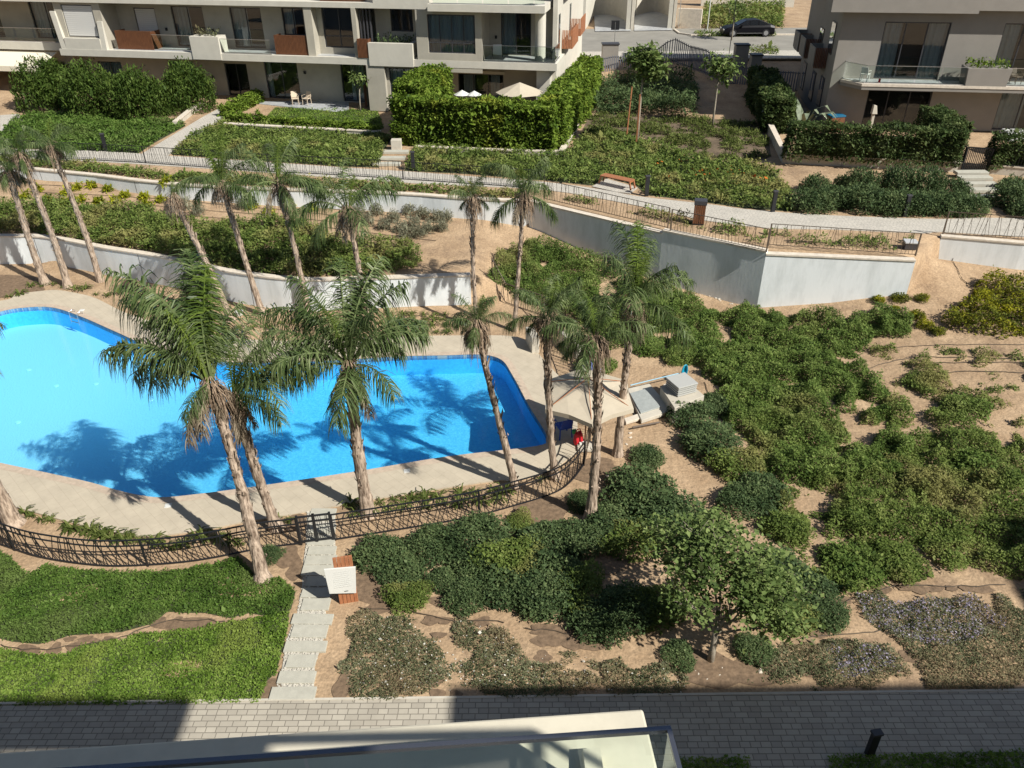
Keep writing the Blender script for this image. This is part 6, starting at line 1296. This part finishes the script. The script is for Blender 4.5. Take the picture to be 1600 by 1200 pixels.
# garden parasols behind the bright hedge
def garden_parasol(x, y, z, r, lb):
    c = at(x, y, z); e = empty('garden_parasol', (c[0], c[1], Z0), 0, lb, 'parasol'); q = MB(); nn = 8; t_ = (0, 0, z-Z0+.1); rg_ = [(r*math.cos(2*math.pi*k/nn), r*math.sin(2*math.pi*k/nn), z-Z0-.55*r*.6) for k in range(nn)]; q.add([t_]+rg_, [(0, 1+k, 1+(k+1) % nn) for k in range(nn)]); q.build('canopy', MT['white'] if r < 1 else MT['canvas'], e); MB().cyl((0, 0, 0), .03, z-Z0, 8).build('pole', MT['steel'], e)
garden_parasol(812, 131, 5.25, 1.6, 'large pale parasol behind the tall bright hedge'); garden_parasol(722, 143, 4.9, .55, 'left small white parasol top behind the hedge'); garden_parasol(741, 144, 4.9, .5, 'right small white parasol top behind the hedge')
# laundry rack on the balcony
def onb(root, u, v, h): return root.matrix_world @ Vector((u, v, h))
bpy.context.view_layer.update()
p = onb(lb_, 8.6, .7, H2+.03); e = empty('drying_rack', p, rad(-11), 'small drying rack hung with white laundry on the right balcony', 'drying rack'); q = MB()
for x in (-.35, .35): q.bar((x, -.2, 0), (x, .2, .9), .025); q.bar((x, .2, 0), (x, -.2, .9), .025)
q.bar((-.35, 0, .9), (.35, 0, .9), .025); q.build('frame', MT['framegrey'], e); q = MB(); q.hexa([(-.3, -.12, .35), (.3, -.12, .3), (.3, .12, .3), (-.3, .12, .35)], [(-.3, -.04, .95), (.3, -.04, .98), (.3, .04, .98), (-.3, .04, .95)]); q.build('laundry', MT['white'], e, bevel=.03)
p = onb(lb_, 12.0, 1.6, H2+.03); chair('lounge_chair', p, rad(160), MT['framegrey'], 'dark chair at the right corner of the left building balcony')
p = onb(rb, -.6, -.7, R2+.03); chair('folding_chair', p, rad(140), MT['white'], 'small white chair in the glass corner of the right building balcony')
p = onb(rb, 8.3, -.6, R2+.03); chair('cane_chair', p, rad(20), MT['bronze'], 'brown chair beyond the corner planter on the right building balcony')
p = onb(rb, .2, -1.1, R2+.03); e = empty('red_bottle', p, 0, 'small red bottle standing on the right building balcony floor', 'bottle'); MB().cyl((0, 0, 0), .07, .22, 10).build('bottle_body', MT['red'], e); MB().cyl((0, 0, .22), .03, .08, 8).build('cap', MT['white'], e)
p = onb(rb, -1.9, -1.0, .05); e = empty('blue_crate', p, .2, 'blue topped brown box beside the broad leaved plant', 'box'); q = MB(); q.box(-.45, .45, -.3, .3, 0, .85); q.build('box_body', MT['wood'], e, bevel=.01); q = MB(); q.box(-.48, .48, -.33, .33, .85, .95); q.build('lid', mat('lidblue', (.01, .12, .22), .5), e, bevel=.01)
for u, w__, lb in [(.3, .35, 'white cushion left of the dark garden door behind the hedge'), (3.9, .3, 'pale cushion right of the dark garden door behind the hedge')]:
    p = onb(rb, u, -1.2, 1.15); q = MB(); q.hexa([(-w__/2, -.1, 0), (w__/2, -.1, 0), (w__/2, .2, 0), (-w__/2, .2, 0)], [(-w__/3, 0, .55), (w__/4, 0, .5), (w__/4, .25, .5), (-w__/3, .25, .55)]); q.box(-.09, .09, .0, .18, -1.15, 0); o = q.build('wrapped_cushion', MT['slab_cream'], bevel=.03); o.location = p; tag(o, lb, 'cushion')
c = at(1590, 218, 3.6); m_ = MB(); m_.hexa([(-1.0, -.5, .0), (1.2, -.5, 0), (1.2, .5, 0), (-1.0, .5, 0)], [(-.9, -.4, .5), (1.1, -.4, .45), (1.1, .4, .5), (-.9, .4, .55)]); m_.box(-.8, -.7, -.3, -.2, -.8, 0); m_.box(.9, 1.0, -.3, -.2, -.8, 0); o = m_.build('covered_table', MT['white'], bevel=.05); o.location = c; tag(o, 'white cloth covered table behind the hedge at the right edge', 'table')
# black sign, blue sign, camera pole, lamp post
def post(name, x, y, z, h, label, cat, m='steel', r=.035):
    c = at(x, y, z); e = empty(name, c, 0, label, cat); MB().cyl((0, 0, 0), r, h, 10).build('pole', MT[m], e); return e
e = post('road_sign', 958, 98, 3.9, 3.1, 'dark square sign seen from behind on a thin pole beside the left pillar', 'sign'); q = MB(); q.box(-.33, .33, -.03, .0, 2.5, 3.2); q.build('sign_plate', MT['blackmetal'], e)
e = post('street_sign', 1060, 43, 4.2, 3.7, 'blue sign on a thin pole beside the ramp wall', 'sign'); q = MB(); q.box(-.25, .25, -.05, -.036, 2.9, 3.7); pl2 = q.build('sign_plate', mat('signblue', (.01, .07, .35), .4), e)
q = MB(); q.boxc((0, -.056, 3.28), (.34, .006, .05)); q.boxc((-.12, -.056, 3.38), (.04, .006, .16)); q.boxc((.12, -.056, 3.38), (.04, .006, .16)); q.boxc((0, -.056, 3.42), (.04, .006, .12)); q.build('symbol', MT['white'], pl2)
e = post('camera_pole', 1105, 47, 4.2, 3.6, 'white pole carrying a small security camera beyond the road', 'camera pole', 'white', .05); q = MB(); q.box(-.05, .35, -.05, .05, 3.45, 3.55); q.boxc((.3, 0, 3.4), (.32, .12, .12)); q.build('camera_head', MT['white'], e)
e = post('lamp_post', 1139, 86, 4.1, 4.2, 'thin dark lamp post between the fence and the road', 'lamp post', 'blackmetal', .03); q = MB(); q.boxc((0, 0, 4.25), (.3, .12, .08)); q.build('lamp_head', MT['blackmetal'], e)
# parked car (facing left)
ca = at(1130, 58, 4.15); cb = at(1211, 58, 4.15); car = empty('parked_car', ((ca[0]+cb[0])/2, ca[1]+.9, 4.15), 0, 'black saloon car with dark windows parked facing left at the far kerb', 'car')
Lc = cb[0]-ca[0]; 
def loftcar():
    prof = [(-.5, .42, .55, .72), (-.49, .62, .55, .82), (-.42, .80, .60, .86), (-.27, .93, .80, .9), (-.22, .97, .9, .92), (.0, 1.0, .9, .92), (.25, 1.0, .92, .92), (.40, 1.02, .92, .9), (.485, .92, .7, .85), (.5, .6, .55, .75)]
    m = MB(); W2 = .92; N = len(prof); V = []
    for x, zt_, zs, wf_ in prof:
        w_ = W2*wf_/.92; V += [(x*Lc, -w_*.9, .22), (x*Lc, -w_, .45), (x*Lc, -w_*.98, zt_*.82), (x*Lc, -w_*.86, zt_), (x*Lc, w_*.86, zt_), (x*Lc, w_*.98, zt_*.82), (x*Lc, w_, .45), (x*Lc, w_*.9, .22)]
    f = [(8*i+k, 8*i+(k+1) % 8, 8*i+8+(k+1) % 8, 8*i+8+k) for i in range(N-1) for k in range(8)]+[tuple(range(8)), tuple(range(8*N-1, 8*N-9, -1))]
    m.add(V, f); return m
carpaint = mat('carpaint', (.006, .006, .008), .38, spec=.12); bd = loftcar().build('body', carpaint, car, bevel=.03)
cab = MB(); st = [(-.24, .95, .78), (-.06, 1.40, .66), (.16, 1.44, .66), (.40, 1.05, .74)]; V = []
for x, z, w_ in st: V += [(x*Lc, -.80, .93), (x*Lc, -w_, z), (x*Lc, w_, z), (x*Lc, .80, .93)]
cab.add(V, [(4*i+k, 4*i+k+1, 4*i+5+k, 4*i+4+k) for i in range(3) for k in range(3)]+[(0, 1, 2, 3), (12, 13, 14, 15)]); cab.build('roof', carpaint, car)
dg = mat('carglass', (.01, .012, .015), .15, spec=.5)
def cw(name, pts): q = MB(); q.add(pts, [tuple(range(len(pts)))]); q.build(name, dg, car)
cw('side_window', [(-.20*Lc, -.815, .98), (-.02*Lc, -.815, .99), (-.02*Lc, -.70, 1.34), (-.07*Lc, -.70, 1.33)]); cw('side_window', [(.0*Lc, -.815, .99), (.15*Lc, -.815, 1.0), (.15*Lc, -.70, 1.37), (.0*Lc, -.70, 1.35)]); cw('side_window', [(.17*Lc, -.815, 1.0), (.30*Lc, -.815, 1.02), (.22*Lc, -.72, 1.30), (.17*Lc, -.70, 1.36)])
cw('windscreen', [(-.235*Lc, -.7, 1.0), (-.235*Lc, .7, 1.0), (-.07*Lc, .58, 1.395), (-.07*Lc, -.58, 1.395)])
for x in (-.32, .32):
    for y in (-.84, .84):
        q = MB(); q.add([(x*Lc+.34*math.cos(2*math.pi*k/20), y+sy, .34+.34*math.sin(2*math.pi*k/20)) for sy in (-.11, .11) for k in range(20)], [tuple(range(20)), tuple(range(39, 19, -1))]+[(k, (k+1) % 20, 20+(k+1) % 20, 20+k) for k in range(20)]); wh = q.build('wheel', MT['dark'], car)
        q = MB(); q.add([(x*Lc+.21*math.cos(2*math.pi*k/14), y+(-.115 if y < 0 else .115), .34+.21*math.sin(2*math.pi*k/14)) for k in range(14)], [tuple(range(14))]); q.build('rim', MT['steel'], wh)
for y in (-.62, .62): q = MB(); q.boxc((-.497*Lc, y, .62), (.06, .32, .12)); q.build('headlight', MT['white'], car, bevel=.02)
q = MB(); q.box(-.25*Lc, .25*Lc, -.945, -.925, .32, .35); q.build('sill_trim', MT['steel'], car)
q = MB(); q.boxc((-.16*Lc, -.97, 1.0), (.2, .16, .12)); q.build('mirror', carpaint, car, bevel=.02)
# stray stones on the sand
SB = None
for i in range(42):
    if i < 26: x, y = random.uniform(990, 1140), random.uniform(445, 470)+0
    x, y = random.choice([(random.uniform(830, 960), 0), (random.uniform(1080, 1150), 1), (random.uniform(930, 1000), 2), (random.uniform(1085, 1270), 3)])
    y = {0: lambda: 370+(x-830)*.37+random.uniform(-2, 6), 1: lambda: 462+random.uniform(-4, 6), 2: lambda: random.uniform(660, 745), 3: lambda: random.uniform(1030, 1070)}[y]()
    if SB is None:
        bm = bmesh.new(); bmesh.ops.create_icosphere(bm, subdivisions=1, radius=.07)
        for v in bm.verts: v.co *= random.uniform(.7, 1.2)
        me = bpy.data.meshes.new('stone'); bm.to_mesh(me); me.materials.append(MT['coping']); SB = me
    o = bpy.data.objects.new('stone', SB); COL.objects.link(o); c = atg(x, y); o.location = c; s = random.uniform(.4, 1.1); o.scale = (s, s*1.3, s*.7); o.rotation_euler = (0, 0, random.uniform(0, 3))
    tag(o, 'small loose pale stone lying on bare sand', 'stone', 'loose stones on the sand')
